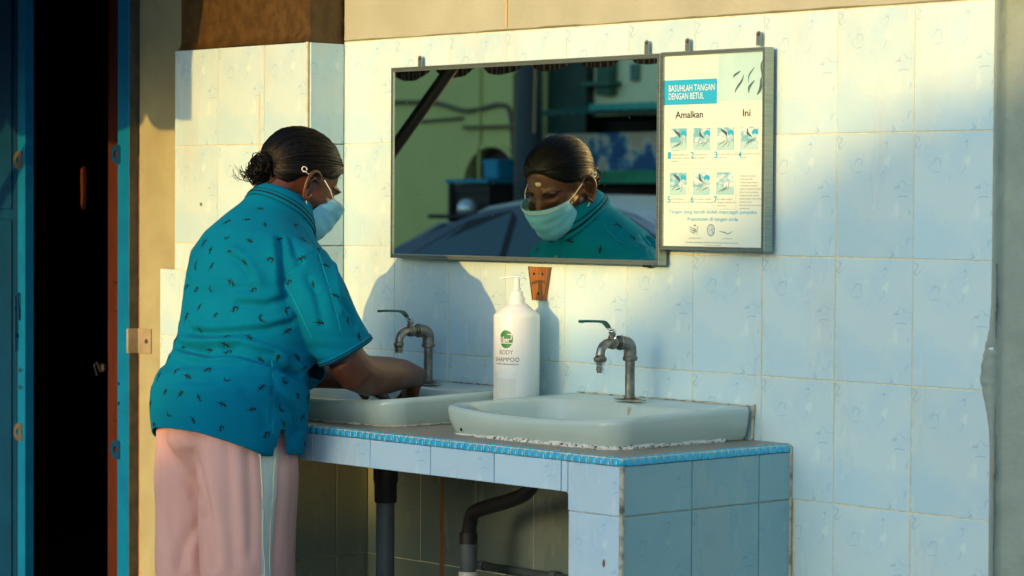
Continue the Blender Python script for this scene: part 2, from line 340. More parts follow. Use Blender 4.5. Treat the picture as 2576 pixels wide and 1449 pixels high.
def hasp(parent,x,y,z,s=1,mat=None):
    """D-shaped steel tab with a hole, pointing to -x"""
    m=MB(); n=20; out=[];inn=[]
    W=.034;H=.026
    for i in range(n):
        a=2*PI*i/n; cx,cz=math.cos(a),math.sin(a)
        px= -H*abs(cx) if cx<0 else W*.55*min(1,cx*1.4); pz=H*max(-1,min(1,cz*(1.0 if cx<0 else 1.4)))
        out.append((px-.014,pz)); inn.append((.0095*cx-.016,.0095*cz))
    R=[[(x+a,y+d,z+b) for a,b in (out if k else inn)] for k,d in ((0,0),(1,0),(1,.005),(0,.005),(0,0))]
    m.rings(R,cap=(False,False)); return m.build('lock_tab',mat or TEALD,parent)
hasp(post,-.016,-.034,1.423); hasp(post,-.016,-.034,.609)
for z in (.792,.738): MB().lathe([(0,-.003),(.004,-.003),(.005,0)],(-.018,-.032,z),10,'y').build('bolt_head',TEALD,post)
leaf=empty('gate_leaf',(-1.448,0,0),'half open blue steel gate leaf at the left edge of the doorway','gate')
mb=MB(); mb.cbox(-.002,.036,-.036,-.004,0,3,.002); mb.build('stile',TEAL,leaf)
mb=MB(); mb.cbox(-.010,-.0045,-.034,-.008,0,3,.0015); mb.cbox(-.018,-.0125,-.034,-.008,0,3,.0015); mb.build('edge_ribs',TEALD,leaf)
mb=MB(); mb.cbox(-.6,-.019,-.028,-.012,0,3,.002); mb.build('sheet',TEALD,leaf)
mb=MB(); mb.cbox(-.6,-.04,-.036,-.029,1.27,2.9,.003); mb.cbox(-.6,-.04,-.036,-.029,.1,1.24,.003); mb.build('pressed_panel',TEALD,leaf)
hasp(leaf,.020,-.038,1.412,mat=OLIVE); hasp(leaf,.020,-.038,.625,mat=OLIVE)
for z in (.805,.755):
    MB().lathe([(0,-.002),(.0065,-.002),(.0065,.0)],(.013,-.036,z),12,'y').build('keyhole',BLACK,leaf)
    MB().lathe([(0,-.004),(.003,-.004),(.0045,0)],(.024,-.036,z+.001),10,'y').build('bolt_head',TEAL,leaf)
mb=MB(); mb.tube([(.0,-.045,.86),(.0,-.045,1.02)],.004,8); mb.tube([(.0,-.045,1.02),(.012,-.045,1.03),(.014,-.040,.95)],.0035,8); mb.cbox(-.005,.006,-.05,-.036,.90,.91,.001); mb.cbox(-.005,.006,-.05,-.036,.98,.99,.001); mb.build('sliding_bolt',TEALD,leaf)
# room behind, lintel
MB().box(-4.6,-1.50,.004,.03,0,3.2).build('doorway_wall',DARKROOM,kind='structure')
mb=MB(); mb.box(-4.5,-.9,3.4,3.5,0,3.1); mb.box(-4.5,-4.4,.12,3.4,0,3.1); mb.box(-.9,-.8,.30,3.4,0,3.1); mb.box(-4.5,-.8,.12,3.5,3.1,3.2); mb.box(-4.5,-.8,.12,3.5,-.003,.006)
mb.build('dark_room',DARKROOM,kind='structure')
dr=empty('wooden_door',(-1.205,.16,0),'orange brown panelled wooden door just inside the dark doorway','door')
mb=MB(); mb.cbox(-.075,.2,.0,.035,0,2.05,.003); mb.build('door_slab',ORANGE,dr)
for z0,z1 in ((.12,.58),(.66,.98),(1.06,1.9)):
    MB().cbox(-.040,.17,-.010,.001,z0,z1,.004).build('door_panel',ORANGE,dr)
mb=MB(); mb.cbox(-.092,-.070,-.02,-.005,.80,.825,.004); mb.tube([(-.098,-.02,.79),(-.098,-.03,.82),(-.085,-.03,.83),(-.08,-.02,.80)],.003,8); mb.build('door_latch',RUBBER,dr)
MB().prism([(-.006,1.385),(.007,1.395),(.008,1.31),(.002,1.27),(-.004,1.29)],0,.012).build('sunlit_sliver',ORANGE,dr).location=(-.15,-.04,0)  # shape stands in for a sunlit patch inside the dark doorway
# ------------------------------------------------------------------ washstand
ws=empty('washstand',(0,0,0),'tiled washstand counter with blue mosaic edge carrying both basins','washstand')
ZT=.797; XC=1.487; YF=-.5
mb=MB(); mb.box(.003,XC-.009,YF+.008,-.0006,.718,ZT-.001); mb.build('counter_slab',SLAB,ws)
mb=MB(); mb.box(1.336,XC-.0063,YF+.0062,-.0007,0,.718); 
mb.prism([(1.336,.718),(1.336,.697),(1.3335,.706),(1.328,.713),(1.320,.718)],YF+.0062,-.3); mb.build('right_pier',GROUT,ws)
mb=MB(); mb.box(.003,.096,YF+.0062,-.0007,0,.718); mb.build('left_pier',GROUT,ws)
xs=[.0035,.114,.314,.514,.714,.914,1.114,1.314,1.333]
for a,b in zip(xs[:-1],xs[1:]): tile(ws,(a+b)/2,YF+.0066,(.716+.7795)/2,b-a,.0635,TILE2)
tile(ws,(1.333+1.481)/2,YF+.0066,(.68+.7795)/2,.148,.0995,TILE2)
for z0,z1 in ((.427,.68),(.174,.427),(0,.174)): tile(ws,(1.335+1.481)/2,YF+.0066,(z0+z1)/2,.146,z1-z0,TILE2)
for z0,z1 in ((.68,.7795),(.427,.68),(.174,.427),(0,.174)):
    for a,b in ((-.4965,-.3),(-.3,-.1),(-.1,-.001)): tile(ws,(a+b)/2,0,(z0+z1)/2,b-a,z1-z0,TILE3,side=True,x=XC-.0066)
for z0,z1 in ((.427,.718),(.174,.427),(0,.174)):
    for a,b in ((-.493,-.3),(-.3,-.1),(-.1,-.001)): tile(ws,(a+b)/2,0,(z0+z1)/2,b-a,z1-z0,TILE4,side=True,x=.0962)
mb=MB(); mb.tube([(XC-.0035,YF+.0035,0),(XC-.0035,YF+.0035,.779)],.0052,8); mb.build('corner_grout',DIRTG,ws,smooth=True)
mb=MB()
R=[[(XC-.001+.004*math.cos(t)+.0015*noise.noise(Vector((z*40,t,0))),-.003+.004*math.sin(t),z) for t in np.linspace(0,2*PI,7)[:-1]] for z in np.linspace(0,.79,60)]
mb.rings(R); mb.build('wall_sealant',DIRTG,ws,smooth=True)
# mosaic: quarter-round cushions, 20 mm pitch
def mosaic_mesh(w):
    m=MB(); prof=[(.0095,0.0),(.0055,-.0012),(.002,-.0045),(.0002,-.009),(.0,-.0165),(.004,-.0168),(.0095,-.006)]
    g=w/2; e=.0012
    R=[[(x,p[0]+.001,p[1]-.0006) for p in prof] if k in(0,3) else [(x,p[0],p[1]) for p in prof] for k,x in enumerate((-g,-g+e,g-e,g))]
    m.rings(R); me=m.mesh('mosaic_piece'); me.materials.append(MOSAIC); me.shade_smooth(); me.set_sharp_from_angle(angle=math.radians(50)); return me
mm=mosaic_mesh(.0178)
def put(me,name,parent,loc,rz=0,jit=.02):
    o=bpy.data.objects.new(name,me); COL.objects.link(o); o.parent=parent; o.location=loc
    o.rotation_euler=(random.uniform(-.03,.03),random.uniform(-jit,jit)*.6,rz+random.uniform(-jit,jit)*.5); return o
N=71
for i in range(N):
    x=.014+(XC-.0225-.014)*i/(N-1); put(mm,'mosaic_piece',ws,(x,YF-.0012+random.uniform(-.0003,.0003),ZT-.0005+random.uniform(-.0004,.0004)))
N=23
for i in range(N):
    y=YF+.0235+(.5-.0235-.014)*i/(N-1); put(mm,'mosaic_piece',ws,(XC+.0012,y,ZT-.0005+random.uniform(-.0004,.0004)),PI/2)
MB().lathe([(.0,.0),(.006,-.001),(.0105,-.006),(.0115,-.0165),(.0,-.017)],(XC-.0095,YF+.0095,ZT-.001),16,cap=(False,False)).build('mosaic_corner',MOSAIC,ws,smooth=True)
mb=MB(); mb.box(.004,XC-.003,YF+.0015,YF+.012,ZT-.0165,ZT-.0028); mb.box(XC-.012,XC-.0015,YF+.002,-.002,ZT-.0165,ZT-.0029); mb.build('mosaic_bed',GROUT,ws)
# ------------------------------------------------------------------ basins
def outline(hw,yf,yb,rc,rb,bow,n=16,cx=0):
    """plan outline: straight back, rounded corners, bowed front. counter-clockwise from back right"""
    P=[]
    def cor(ccx,ccy,r,a0,a1):
        for i in range(n+1):
            a=math.radians(a0+(a1-a0)*i/n); P.append([ccx+r*math.cos(a),ccy+r*math.sin(a)])
    cor(hw-rb,yb-rb,rb,0,90)
    for i in range(1,n): P.append([hw-rb-(2*(hw-rb))*i/n,yb])
    cor(-hw+rb,yb-rb,rb,90,180)
    for i in range(1,8): P.append([-hw,yb-rb-(yb-rb-(yf+rc))*i/8])
    cor(-hw+rc,yf+rc,rc,180,270)
    for i in range(1,n*2): P.append([-hw+rc+2*(hw-rc)*i/(2*n),yf])
    cor(hw-rc,yf+rc,rc,270,360)
    for i in range(1,8): P.append([hw,yf+rc+(yb-rb-yf-rc)*i/8])
    for p in P:
        k=max(0,min(1,(yb-p[1])/(yb-yf))); p[1]-=bow*(1-(p[0]/hw)**2)*k*k
        p[0]+=cx
    return P
def basin(loc,label):
    t=empty('washbasin',loc,label,'washbasin','ceramic washbasins')
    yf,yb=-.407,-.004; H=.064
    def rimz(x,y,base=H):
        k=max(0,min(1,(yb-y)/(yb-yf)))
        return base+.006*(1-k)-.012*(1-(x/.275)**2)*k**2
    R=[]
    def ring(hw,f,b_,rc,rb,bow,zf): R.append([(x,y,zf(x,y)) for x,y in outline(hw,f,b_,rc,rb,bow)])
    ring(.256,yf+.012,yb,.046,.02,.014,lambda x,y:.0)
    ring(.262,yf+.006,yb,.048,.02,.016,lambda x,y:.010)
    ring(.2685,yf+.000,yb,.050,.02,.018,lambda x,y:rimz(x,y)*.5)
    ring(.2715,yf-.003,yb,.050,.02,.018,lambda x,y:rimz(x,y)-.014)
    ring(.2710,yf-.0025,yb-.001,.049,.019,.018,lambda x,y:rimz(x,y)-.006)
    ring(.2675,yf+.001,yb-.003,.047,.018,.018,lambda x,y:rimz(x,y)-.0012)
    ring(.262,yf+.007,yb-.006,.045,.016,.017,lambda x,y:rimz(x,y))
    ring(.254,yf+.015,yb-.010,.042,.014,.016,lambda x,y:rimz(x,y)-.0016)
    for i,(hw,f,b_,rc,rb,bw,dz) in enumerate([(.234,yf+.030,yb-.105,.080,.045,.014,-.003),(.229,yf+.031,yb-.112,.080,.045,.013,-.008),(.222,yf+.037,yb-.120,.080,.050,.012,-.022),(.208,yf+.052,yb-.130,.080,.05,.010,-.055),(.18,yf+.08,yb-.15,.08,.05,.008,-.090),(.12,yf+.13,yb-.18,.06,.045,.004,-.118),(.03,yf+.19,yb-.195,.0145,.0145,0,-.126)]):
        ring(hw,f,b_,rc,rb,bw,(lambda dz,i:(lambda x,y:rimz(x,y)+dz if i<3 else H+dz))(dz,i))
    MB().rings(R,cap=(False,True)).build('bowl',CERAMIC,t,smooth=True)
    MB().lathe([(.0,.002),(.016,.0025),(.021,.001),(.022,-.003)],(0,yf+.195+.0,H-.125),20).build('waste_outlet',CHROME,t,smooth=True)
    return t
b1=basin((.412,0,ZT),'white rounded washbasin under the left tap where the woman washes her hands')
b2=basin((1.110,0,ZT),'nearer empty white washbasin at the right end of the counter with mouldy sealant')
def caulk(parent,amp,mat,name,r0=.0035,hw=.2585):
    P=outline(hw,-.398,-.004,.048,.012,.0145); P=P[16+16+14:]; m=MB(); R=[]
    n=len(P); F=[]
    for i in range(n-1):
        for s in range(3): F.append((P[i][0]+(P[i+1][0]-P[i][0])*s/3,P[i][1]+(P[i+1][1]-P[i][1])*s/3))
    for i,(x,y) in enumerate(F):
        if i in(0,len(F)-1): tx,ty=(F[1][0]-x,F[1][1]-y) if i==0 else (x-F[-2][0],y-F[-2][1])
        else: tx,ty=F[i+1][0]-F[i-1][0],F[i+1][1]-F[i-1][1]
        L=math.hypot(tx,ty) or 1; nx,ny=ty/L,-tx/L
        q=[]
        for k in range(8):
            a=2*PI*k/8; r=r0*(.35+.65*max(0,min(1,(x+.22)/.25)))*(1+amp*(noise.noise(Vector((x*60,y*60,k*.7)))+.8*noise.noise(Vector((x*170,y*170,k*1.3)))))
            q.append((x+nx*(r*math.cos(a)+.001),y+ny*(r*math.cos(a)+.001),.001+r*.9*math.sin(a)))
        R.append(q)
    m.rings(R); m.build(name,mat,parent,smooth=True)
caulk(b2,.9,CAULK,'sealant_bead',.0065)
caulk(b1,.3,noisy('sealant_pale',(.62,.58,.45),(.30,.27,.2),60,.8),'sealant_bead',.003)
def backbead(parent,x0,x1,z,r):
    m=MB(); R=[]
    for i in range(80):
        x=x0+(x1-x0)*i/79; q=[]
        for k in range(7):
            a=2*PI*k/7; rr=r*(1+.6*noise.noise(Vector((x*50,k,z*9)))); q.append((x,-.003+rr*math.cos(a)*.8,z+rr*math.sin(a)))
        R.append(q)
    m.rings(R).build('back_sealant',DIRTG,parent,smooth=True)
backbead(b2,-.265,.268,.0705,.0022); backbead(b1,-.27,.272,.0705,.0020)
m=MB(); R=[]
for i in range(24):
    z=.0+.075*i/23; R.append([(.273-.004*(1-z/.075)+.0022*math.cos(a)*(1+.5*noise.noise(Vector((z*90,a,0)))),-.004+.0045*math.sin(a)*(1+.5*noise.noise(Vector((z*90,a,5)))),z) for a in np.linspace(0,2*PI,8)[:-1]])
m.rings(R).build('side_sealant',DIRTG,b2,smooth=True)
MB().prism([(.0,.0),(.004,.001),(.0035,-.03),(.001,-.052)],-.0004,.0002).build('rust_trace',noisy('basin_rust',(.45,.25,.08),(.5,.42,.3),60,.5),b2).location=(.018,-.1245,.060)
MB().lathe([(0,0),(.004,.0),(.003,-.0006)],(-.2,-.4095,.012),8,'y').build('chip',BLACK,b2)
# ------------------------------------------------------------------ taps
def tap(loc,label,hose,lever_tilt=0):
    t=empty('tap',loc,label,'tap','ball valve taps on bent steel pipes'); z=.869-ZT
    base=ZT+z
    m=MB(); m.lathe([(.0,-.001),(.021,-.001),(.0215,.0012),(.013,.0022),(.013,.0045),(.0,.0045)],(0,0,base),24); m.build('flange_nut',noisy('rusted_flange',(.16,.09,.05),(.10,.09,.08),90,.7,.4),t,smooth=True,angle=35)
    m=MB(); pl=[]
    for k in range(24):
        a=2*PI*k/24; pl.append((.002+.044*math.cos(a),.018*math.sin(a)-.002))
    m.prism([(a,b) for a,b in pl],base-.0012,base+.0007,'z'); m.build('base_plate',GALV,t)
    MB().tube([(0,0,base+.002),(0,0,base+.093)],.0107,20).build('riser_pipe',GALV,t,smooth=True,angle=40)
    m=MB(); zc=base+.112
    m.lathe([(.0150,-.028),(.0162,-.027),(.0162,-.020),(.0142,-.018)],(0,0,zc),20)
    el=[Vector((0,0,zc-.020))]+[Vector((0,-.018+.018*math.cos(a),zc-.006+.018*math.sin(a))) for a in np.linspace(0,PI/2,8)]+[Vector((0,-.030,zc+.012))]
    m.tube(el,[.0142]*len(el),20)
    m.lathe([(.0142,-.026),(.0162,-.027),(.0162,-.034),(.0150,-.035)],(0,0,zc+.012),20,'y'); m.build('elbow',GALV,t,smooth=True,angle=40)
    zv=zc+.012
    m=MB()
    m.lathe([(.0,-.033),(.0125,-.033),(.0128,-.041)],(0,0,zv),6,'y')
    m.lathe([(.0095,-.041),(.0105,-.044),(.0135,-.049),(.0140,-.056),(.0125,-.063),(.0098,-.066),(.0095,-.071),(.0,-.071)],(0,0,zv),20,'y')
    m.lathe([(.0085,.008),(.0085,.016),(.0065,.017),(.0065,.022),(.0,.022)],(0,-.055,zv),12)
    sp=[Vector((0,-.066,zv)),Vector((0,-.074,zv-.001)),Vector((0,-.083,zv-.006)),Vector((0,-.089,zv-.015)),Vector((0,-.091,zv-.026))]
    m.tube(sp,[.0095,.0098,.0098,.0095,.0098],18)
    m.lathe([(.0115,-.026),(.0118,-.033),(.0098,-.035),(.0095,-.038)],(0,-.091,zv),6); m.build('valve_body',BRASS,t,smooth=True,angle=38)
    if hose:
        m=MB(); m.lathe([(.0135,-.030),(.0145,-.031),(.0145,-.036),(.0118,-.040)],(0,-.091,zv),18); m.build('collar',BRASS,t,smooth=True,angle=40)
        m=MB(); m.lathe([(.0115,-.038),(.0095,-.044),(.0082,-.046),(.0082,-.052),(.0092,-.053),(.0092,-.057),(.0078,-.058),(.0078,-.063),(.006,-.063),(.006,-.045)],(0,-.091,zv),18); m.build('hose_connector',CHROME,t,smooth=True,angle=35)
    else:
        MB().lathe([(.0095,-.036),(.0095,-.050),(.0075,-.050),(.0075,-.036)],(0,-.091,zv),16).build('spout',BRASS,t,smooth=True,angle=35)
    m=MB(); m.lathe([(.0075,.020),(.0085,.021),(.0085,.0245),(.0,.0245)],(0,-.055,zv),6); m.tube([(.0105*math.cos(a),-.055+.0045*math.sin(a),zv+.013+.008*math.sin(a)) for a in np.linspace(0,2*PI,13)],.0017,6)
    m.lathe([(.0045,.0245),(.0045,.030),(.0,.031)],(0,-.055,zv),8); m.build('stem_nut',CHROME,t,smooth=True,angle=35)
    # flat bent lever
    zz=zv+.026; pts=[(0,-.049,zz),(0,-.060,zz+.001),(0,-.072,zz+.013),(0,-.079,zz+.0185),(0,-.088,zz+.0205),(0,-.150,zz+.0225)]
    def flat(pts,hw,th):
        R=[]
        for i,p in enumerate(pts):
            w_=hw[i]; R.append([(-w_,p[1],p[2]+th),(w_,p[1],p[2]+th),(w_*1.05,p[1],p[2]),(w_,p[1],p[2]-th),(-w_,p[1],p[2]-th),(-w_*1.05,p[1],p[2])])
        return R
    MB().rings(flat(pts[:3],[.007,.008,.006],.0012)).build('lever_shank',CHROME,t)
    MB().rings(flat([(0,-.067,zz+.0085),(0,-.073,zz+.0145),(0,-.080,zz+.0195),(0,-.090,zz+.0215),(0,-.120,zz+.0228),(0,-.146,zz+.0235),(0,-.151,zz+.0225)],[.0068,.0072,.0075,.0085,.0088,.0085,.006],.0026)).build('lever_grip',LEVER,t,smooth=True,angle=50)
    return t
tap((.42,-.08,0),'left steel tap with flat green lever above the hands being washed',False)
tap((1.09,-.08,0),'right steel tap with green lever and hose connector over the empty basin',True)
# ------------------------------------------------------------------ pump bottle
BX,BY=.742,-.094
def text_mesh(txt,size,align='LEFT',bold=0,sx=1,spacing=1,res=3):
    cu=bpy.data.curves.new('t','FONT'); cu.body=txt; cu.size=size; cu.align_x=align; cu.offset=bold; cu.space_character=spacing; cu.resolution_u=res
    o=bpy.data.objects.new('t',cu); COL.objects.link(o); dg=bpy.context.evaluated_depsgraph_get(); dg.update()
    me=bpy.data.meshes.new_from_object(o.evaluated_get(dg)); bpy.data.objects.remove(o); bpy.data.curves.remove(cu)
    vs=[(v.co.x*sx,v.co.y) for v in me.vertices]; fs=[tuple(p.vertices) for p in me.polygons]; bpy.data.meshes.remove(me)
    return vs,fs
bot=empty('pump_bottle',(BX,BY,ZT),'tall white pump bottle of body shampoo standing between the two basins','bottle')
WHITE=newmat('white_hdpe',(.74,.80,.75),.32); WHITE.node_tree.nodes['Principled BSDF'].inputs['Subsurface Weight'].default_value=.08
RBT=.0525
MB().lathe([(.0,.0),(.047,.0),(.051,.003),(RBT,.01),(RBT,.238),(.0518,.2435),(.0495,.247),(.036,.2570),(.023,.2690),(.0,.2710)],n=56).build('body',WHITE,bot,smooth=True,angle=50)
MB().lathe([(.0185,.2690),(.0185,.283),(.0168,.285),(.0168,.286),(.0140,.286),(.0140,.295),(.0120,.298),(.0,.298)],n=30).build('collar',WHITE,bot,smooth=True,angle=40)
mb=MB(); mb.tube([(0,0,.299),(0,0,.328)],[.0078,.0068],14); mb.tube([(-.000,0,.300),(0,0,.3045)],.0095,14); mb.build('pump_stem',WHITE,bot,smooth=True,angle=40)
# head: flat thin wing, spout pointing to -x -y
mb=MB(); d=Vector((-.80,-.60,0)); R=[]
for s,wd,z,th in ((-.022,.0035,.3255,.001),(-.015,.0075,.3285,.002),(0,.0105,.3305,.0035),(.015,.0075,.3300,.0028),(.030,.0045,.3275,.0022),(.040,.0035,.3245,.0018)):
    p=d*s; e=Vector((-d.y,d.x,0)); R.append([p+e*wd*math.cos(a)+Vector((0,0,z+th*math.sin(a))) for a in np.linspace(0,2*PI,13)[:-1]])
mb.rings(R); mb.build('pump_head',WHITE,bot,smooth=True)
# print: wrapped on the cylinder, centre azimuth towards the doorway side
PH0=math.atan2(-.62,-.24+.62)  # set below
vd=math.atan2(CAMP.y-BY,CAMP.x-BX); PH0=vd-math.radians(27)
def wrap(vs,fs,name,mat,parent,z0,off=.0003,dphi=0,sub=0,r=RBT):
    """plan (a,b) metres -> cylinder; +a runs to the viewer's right"""
    if sub:
        bm=bmesh.new(); bv=[bm.verts.new((a,b,0)) for a,b in vs]
        for f in fs: bm.faces.new([bv[i] for i in f])
        bmesh.ops.subdivide_edges(bm,edges=bm.edges,cuts=sub,use_grid_fill=True); bm.verts.index_update()
        vs=[(v.co.x,v.co.y) for v in bm.verts]; fs=[[v.index for v in f.verts] for f in bm.faces]; bm.free()
    P=[((r+off)*math.cos(PH0+dphi+a/r),(r+off)*math.sin(PH0+dphi+a/r),z0+b) for a,b in vs]
    return MB().add(P,fs).build(name,mat,parent)
GREEN=newmat('print_green',(.0,.21,.06),.4); PRW=newmat('print_white',(.78,.78,.74),.4); PDK=newmat('print_dark_green',(.01,.09,.05),.45)
dv=[(0,0)]+[(.0165*math.cos(2*PI*k/48),.0205*math.sin(2*PI*k/48)) for k in range(48)]+[(.0083*math.cos(2*PI*k/48),.0103*math.sin(2*PI*k/48)) for k in range(48)]
df=[(49+k,1+k,1+(k+1)%48,49+(k+1)%48) for k in range(48)]+[(0,49+k,49+(k+1)%48) for k in range(48)]
wrap(dv,df,'logo_disc',GREEN,bot,.191)
def strokes(paths,w_):
    vs=[];fs=[]
    for path in paths:
        for (x0,y0),(x1,y1) in zip(path[:-1],path[1:]):
            L=math.hypot(x1-x0,y1-y0) or 1; ux,uy=(x1-x0)/L*w_/2,(y1-y0)/L*w_/2; k=len(vs)
            vs+=[(x0-ux-uy,y0-uy+ux),(x0-ux+uy,y0-uy-ux),(x1+ux+uy,y1+uy-ux),(x1+ux-uy,y1+uy+ux)]; fs.append((k,k+1,k+2,k+3))
    return vs,fs
# We2 in squared strokes
WE=[[(-.0145,.006),(-.0145,-.009),(-.0102,-.009),(-.0102,.004)],[(-.0102,-.009),(-.0060,-.009),(-.0060,.006)],
    [(-.0030,-.004),(.0022,-.004),(.0022,.000),(-.0030,.000),(-.0030,-.009),(.0022,-.009)],
    [(.0050,.011),(.0128,.011),(.0128,.0005),(.0052,-.0005),(.0052,-.009),(.0132,-.009)]]
v_,f_=strokes(WE,.0019); wrap(v_,f_,'logo_lettering',PRW,bot,.191,.0006)
def centred(txt,size,**k):
    v,f=text_mesh(txt,size,**k); x0=min(a for a,b in v); x1=max(a for a,b in v); return [(a-(x0+x1)/2,b) for a,b in v],f,x1-x0
v,f,wd=centred('BODY',.0145); k=.034/wd; wrap([(a*k,b*.95) for a,b in v],f,'lettering',PDK,bot,.157)
v,f,wd=centred('SHAMPOO',.0145); k=.062/wd; wrap([(a*k,b*.95) for a,b in v],f,'lettering',PDK,bot,.1405)
v,f,wd=centred('For the Best Care Moisturising & Refreshing',.005,bold=.00004); k=.058/wd; wrap([(a*k,b) for a,b in v],f,'lettering',PDK,bot,.1335)
wrap([(-.031,-.05),(.022,-.05),(.022,.034),(-.031,.034)],[(0,1,2,3)],'paper_label',newmat('label_paper',(.60,.68,.60),.6),bot,.068,.0005,sub=5)
# ------------------------------------------------------------------ wooden wedge on the wall
wg=empty('wooden_wedge',(.725,-.0002,1.11),'small tapered varnished wooden block screwed to the wall below the mirror','wooden block')
m=MB(); poly=[(-.032,.038),(.032,.038),(.0165,-.038),(-.0175,-.038)]
m.prism(poly,-.012,0); m.build('block',WOOD,wg)
m=MB(); m.prism([(-.034,.0385),(-.032,.0385),(-.0175,-.0385),(-.0195,-.0385)],-.0128,.0); m.build('dark_edge',BLACK,wg)
for x,z,q in ((-.014,.022,.0032),(.014,.022,.0032),(0,.023,.002),(0,-.023,.0032)):
    MB().lathe([(0,-.0004),(q,-.0004),(q*1.15,.0)],(x,-.012,z),12,'y').build('screw',BLACK if q>.0025 else BRASS,wg)
# ------------------------------------------------------------------ mirror
def frame(t,x0,x1,z0,z1,yb,yf,w_=.0105):
    """four mitred aluminium bars with a stepped lip, and a box side"""
    def ring(ix,y): return [(x0+ix,y,z0+ix),(x1-ix,y,z0+ix),(x1-ix,y,z1-ix),(x0+ix,y,z1-ix)]
    prof=[(0,yb),(0,yf+.0012),(.0012,yf),(.0036,yf),(.0040,yf+.0016),(.0050,yf+.0016),(.0056,yf),(.0085,yf),(w_,yf+.0022),(w_,yf+.006)]
    rings=[ring(*p) for p in prof]; names=['frame_bar']*4
    for s in range(4):
        m=MB(); R=[[r[s],r[(s+1)%4]] for r in rings]
        m.rings(R,close=False,cap=(False,False)); m.m[0]=1; m.build('frame_bar',[ALU,ALUS],t)
def tabhook(t,x,z,y=-.012):
    m=MB(); out=[(-.0065,-.012),(.0065,-.012)]+[(.0065*math.cos(a),.012+.0065*math.sin(a)) for a in np.linspace(0,PI,9)]
    m.prism([(x+a,z+b) for a,b in out],y,y+.0015); m.build('hanging_tab',ALU,t)
    MB().lathe([(0,-.0035),(.0022,-.0035),(.0038,-.001),(.0038,.0)],(x,y,z+.012),10,'y').build('screw',noisy('rusty_screw',(.18,.06,.02),(.08,.04,.02),200,.8),t)
mir=empty('wall_mirror',(0,0,0),'large aluminium framed mirror reflecting the woman and the street','mirror')
MX0,MX1,MZ0,MZ1=.2265,1.1315,1.160,1.619
frame(mir,MX0,MX1,MZ0,MZ1,-.012,-.0365)
MB().box(MX0+.002,MX1-.002,-.030,-.012,MZ0+.002,MZ1-.002).build('backing_board',BLACK,mir)
MB().box(MX0+.0095,MX1-.0095,-.0335,-.0305,MZ0+.0095,MZ1-.0095).build('glass',MIRROR,mir)
tabhook(mir,.305,1.628); tabhook(mir,1.066,1.633)
MB().cbox(-.011,.011,-.018,-.010,-.005,.001,.001).build('bottom_clip',BLACK,mir).location=(1.075,0,MZ0-.0005)
# ------------------------------------------------------------------ poster
po=empty('wall_poster',(0,0,0),'framed hand washing instruction poster on the wall right of the mirror','poster')
PX0,PX1,PZ0,PZ1=1.1345,1.4375,1.1945,1.6205
frame(po,PX0,PX1,PZ0,PZ1,-.012,-.0375,.0085)
MB().box(PX0+.002,PX1-.002,-.030,-.012,PZ0+.002,PZ1-.002).build('backing_board',BLACK,po)
PAPER=noisy('poster_paper',(.66,.80,.68),(.62,.76,.62),6,.5); PAPER.node_tree.nodes['Principled BSDF'].inputs['Coat Weight'].default_value=.5
MB().box(PX0+.0075,PX1-.0075,-.0335,-.0300,PZ0+.0075,PZ1-.0075).build('paper',PAPER,po)
tabhook(po,1.189,1.632); tabhook(po,1.394,1.638)
QX,QZ,QW,QH=PX0+.0085,PZ0+.0085,PX1-PX0-.017,PZ1-PZ0-.017
def flat2(name,vs,fs,mat,lay=1):
    y=-.0335-.0002*lay; return MB().add([(QX+a*QW,y,QZ+b*QH) for a,b in vs],fs).build(name,mat,po)
def prect(name,a0,b0,a1,b1,mat,lay=1): return flat2(name,[(a0,b0),(a1,b0),(a1,b1),(a0,b1)],[(0,1,2,3)],mat,lay)
PB=newmat('print_blue',(.01,.40,.62),.5); PT=noisy('print_pale_photo',(.32,.60,.58),(.46,.70,.64),5,.5); PK=newmat('print_black',(.01,.01,.012),.5)
PG=newmat('print_grey',(.22,.30,.28),.5); PHN=noisy('print_hand_photo',(.16,.46,.54),(.60,.74,.68),45,.5,lo=.42,hi=.6,stretch=(1,1,1.6)); PSK=newmat('print_deep_shadow',(.05,.12,.12),.5); PFR=newmat('print_hairline',(.52,.60,.50),.5)
prect('title_panel',.0,.742,.54,.872,PB)
prect('photo_panel',.55,.752,1.0,.999,PT)
def ptext(txt,a,b,h,w_,mat,bold=0,lay=2,name='lettering',align='L'):
    """text with cap height h and total width w_ (fractions of height/width)"""
    vs,fs=text_mesh(txt,1,bold=bold,res=2); x0=min(v[0] for v in vs);x1=max(v[0] for v in vs); ch=.70
    kx=w_/(x1-x0)
    return flat2(name,[(a+(v[0]-x0)*kx,b+v[1]*h/ch) for v in vs],fs,mat,lay)
ptext('BASUHLAH TANGAN',.045,.812,.034,.47,PRW,.0); ptext('DENGAN BETUL',.045,.770,.034,.36,PRW,.0)
ptext('Amalkan',.115,.672,.036,.285,PK,.014); ptext('Ini',.80,.672,.036,.075,PK,.014)
def blob(cx,cy,pts,name,mat,lay=3): flat2(name,[(cx,cy)]+[(cx+a,cy+b) for a,b in pts],[(0,i+1,(i+1)%len(pts)+1) for i in range(len(pts))],mat,lay)
def finger(x0,y0,x1,y1,w0,w1,mat,name='photo_shadow',lay=2):
    dx,dy=x1-x0,y1-y0; L=math.hypot(dx,dy); nx,ny=-dy/L,dx/L; n=7; vs=[];fs=[]
    for i in range(n+1):
        t=i/n; w_=(w0+(w1-w0)*t)*math.sin(PI*min(.97,max(.04,t)))**.6; c=.012*math.sin(t*5+x0*40)
        vs+=[(x0+dx*t+nx*w_+c,y0+dy*t+ny*w_*.7),(x0+dx*t-nx*w_+c,y0+dy*t-ny*w_*.7)]
    for i in range(n): fs.append((2*i,2*i+1,2*i+3,2*i+2))
    flat2(name,vs,fs,mat,lay)
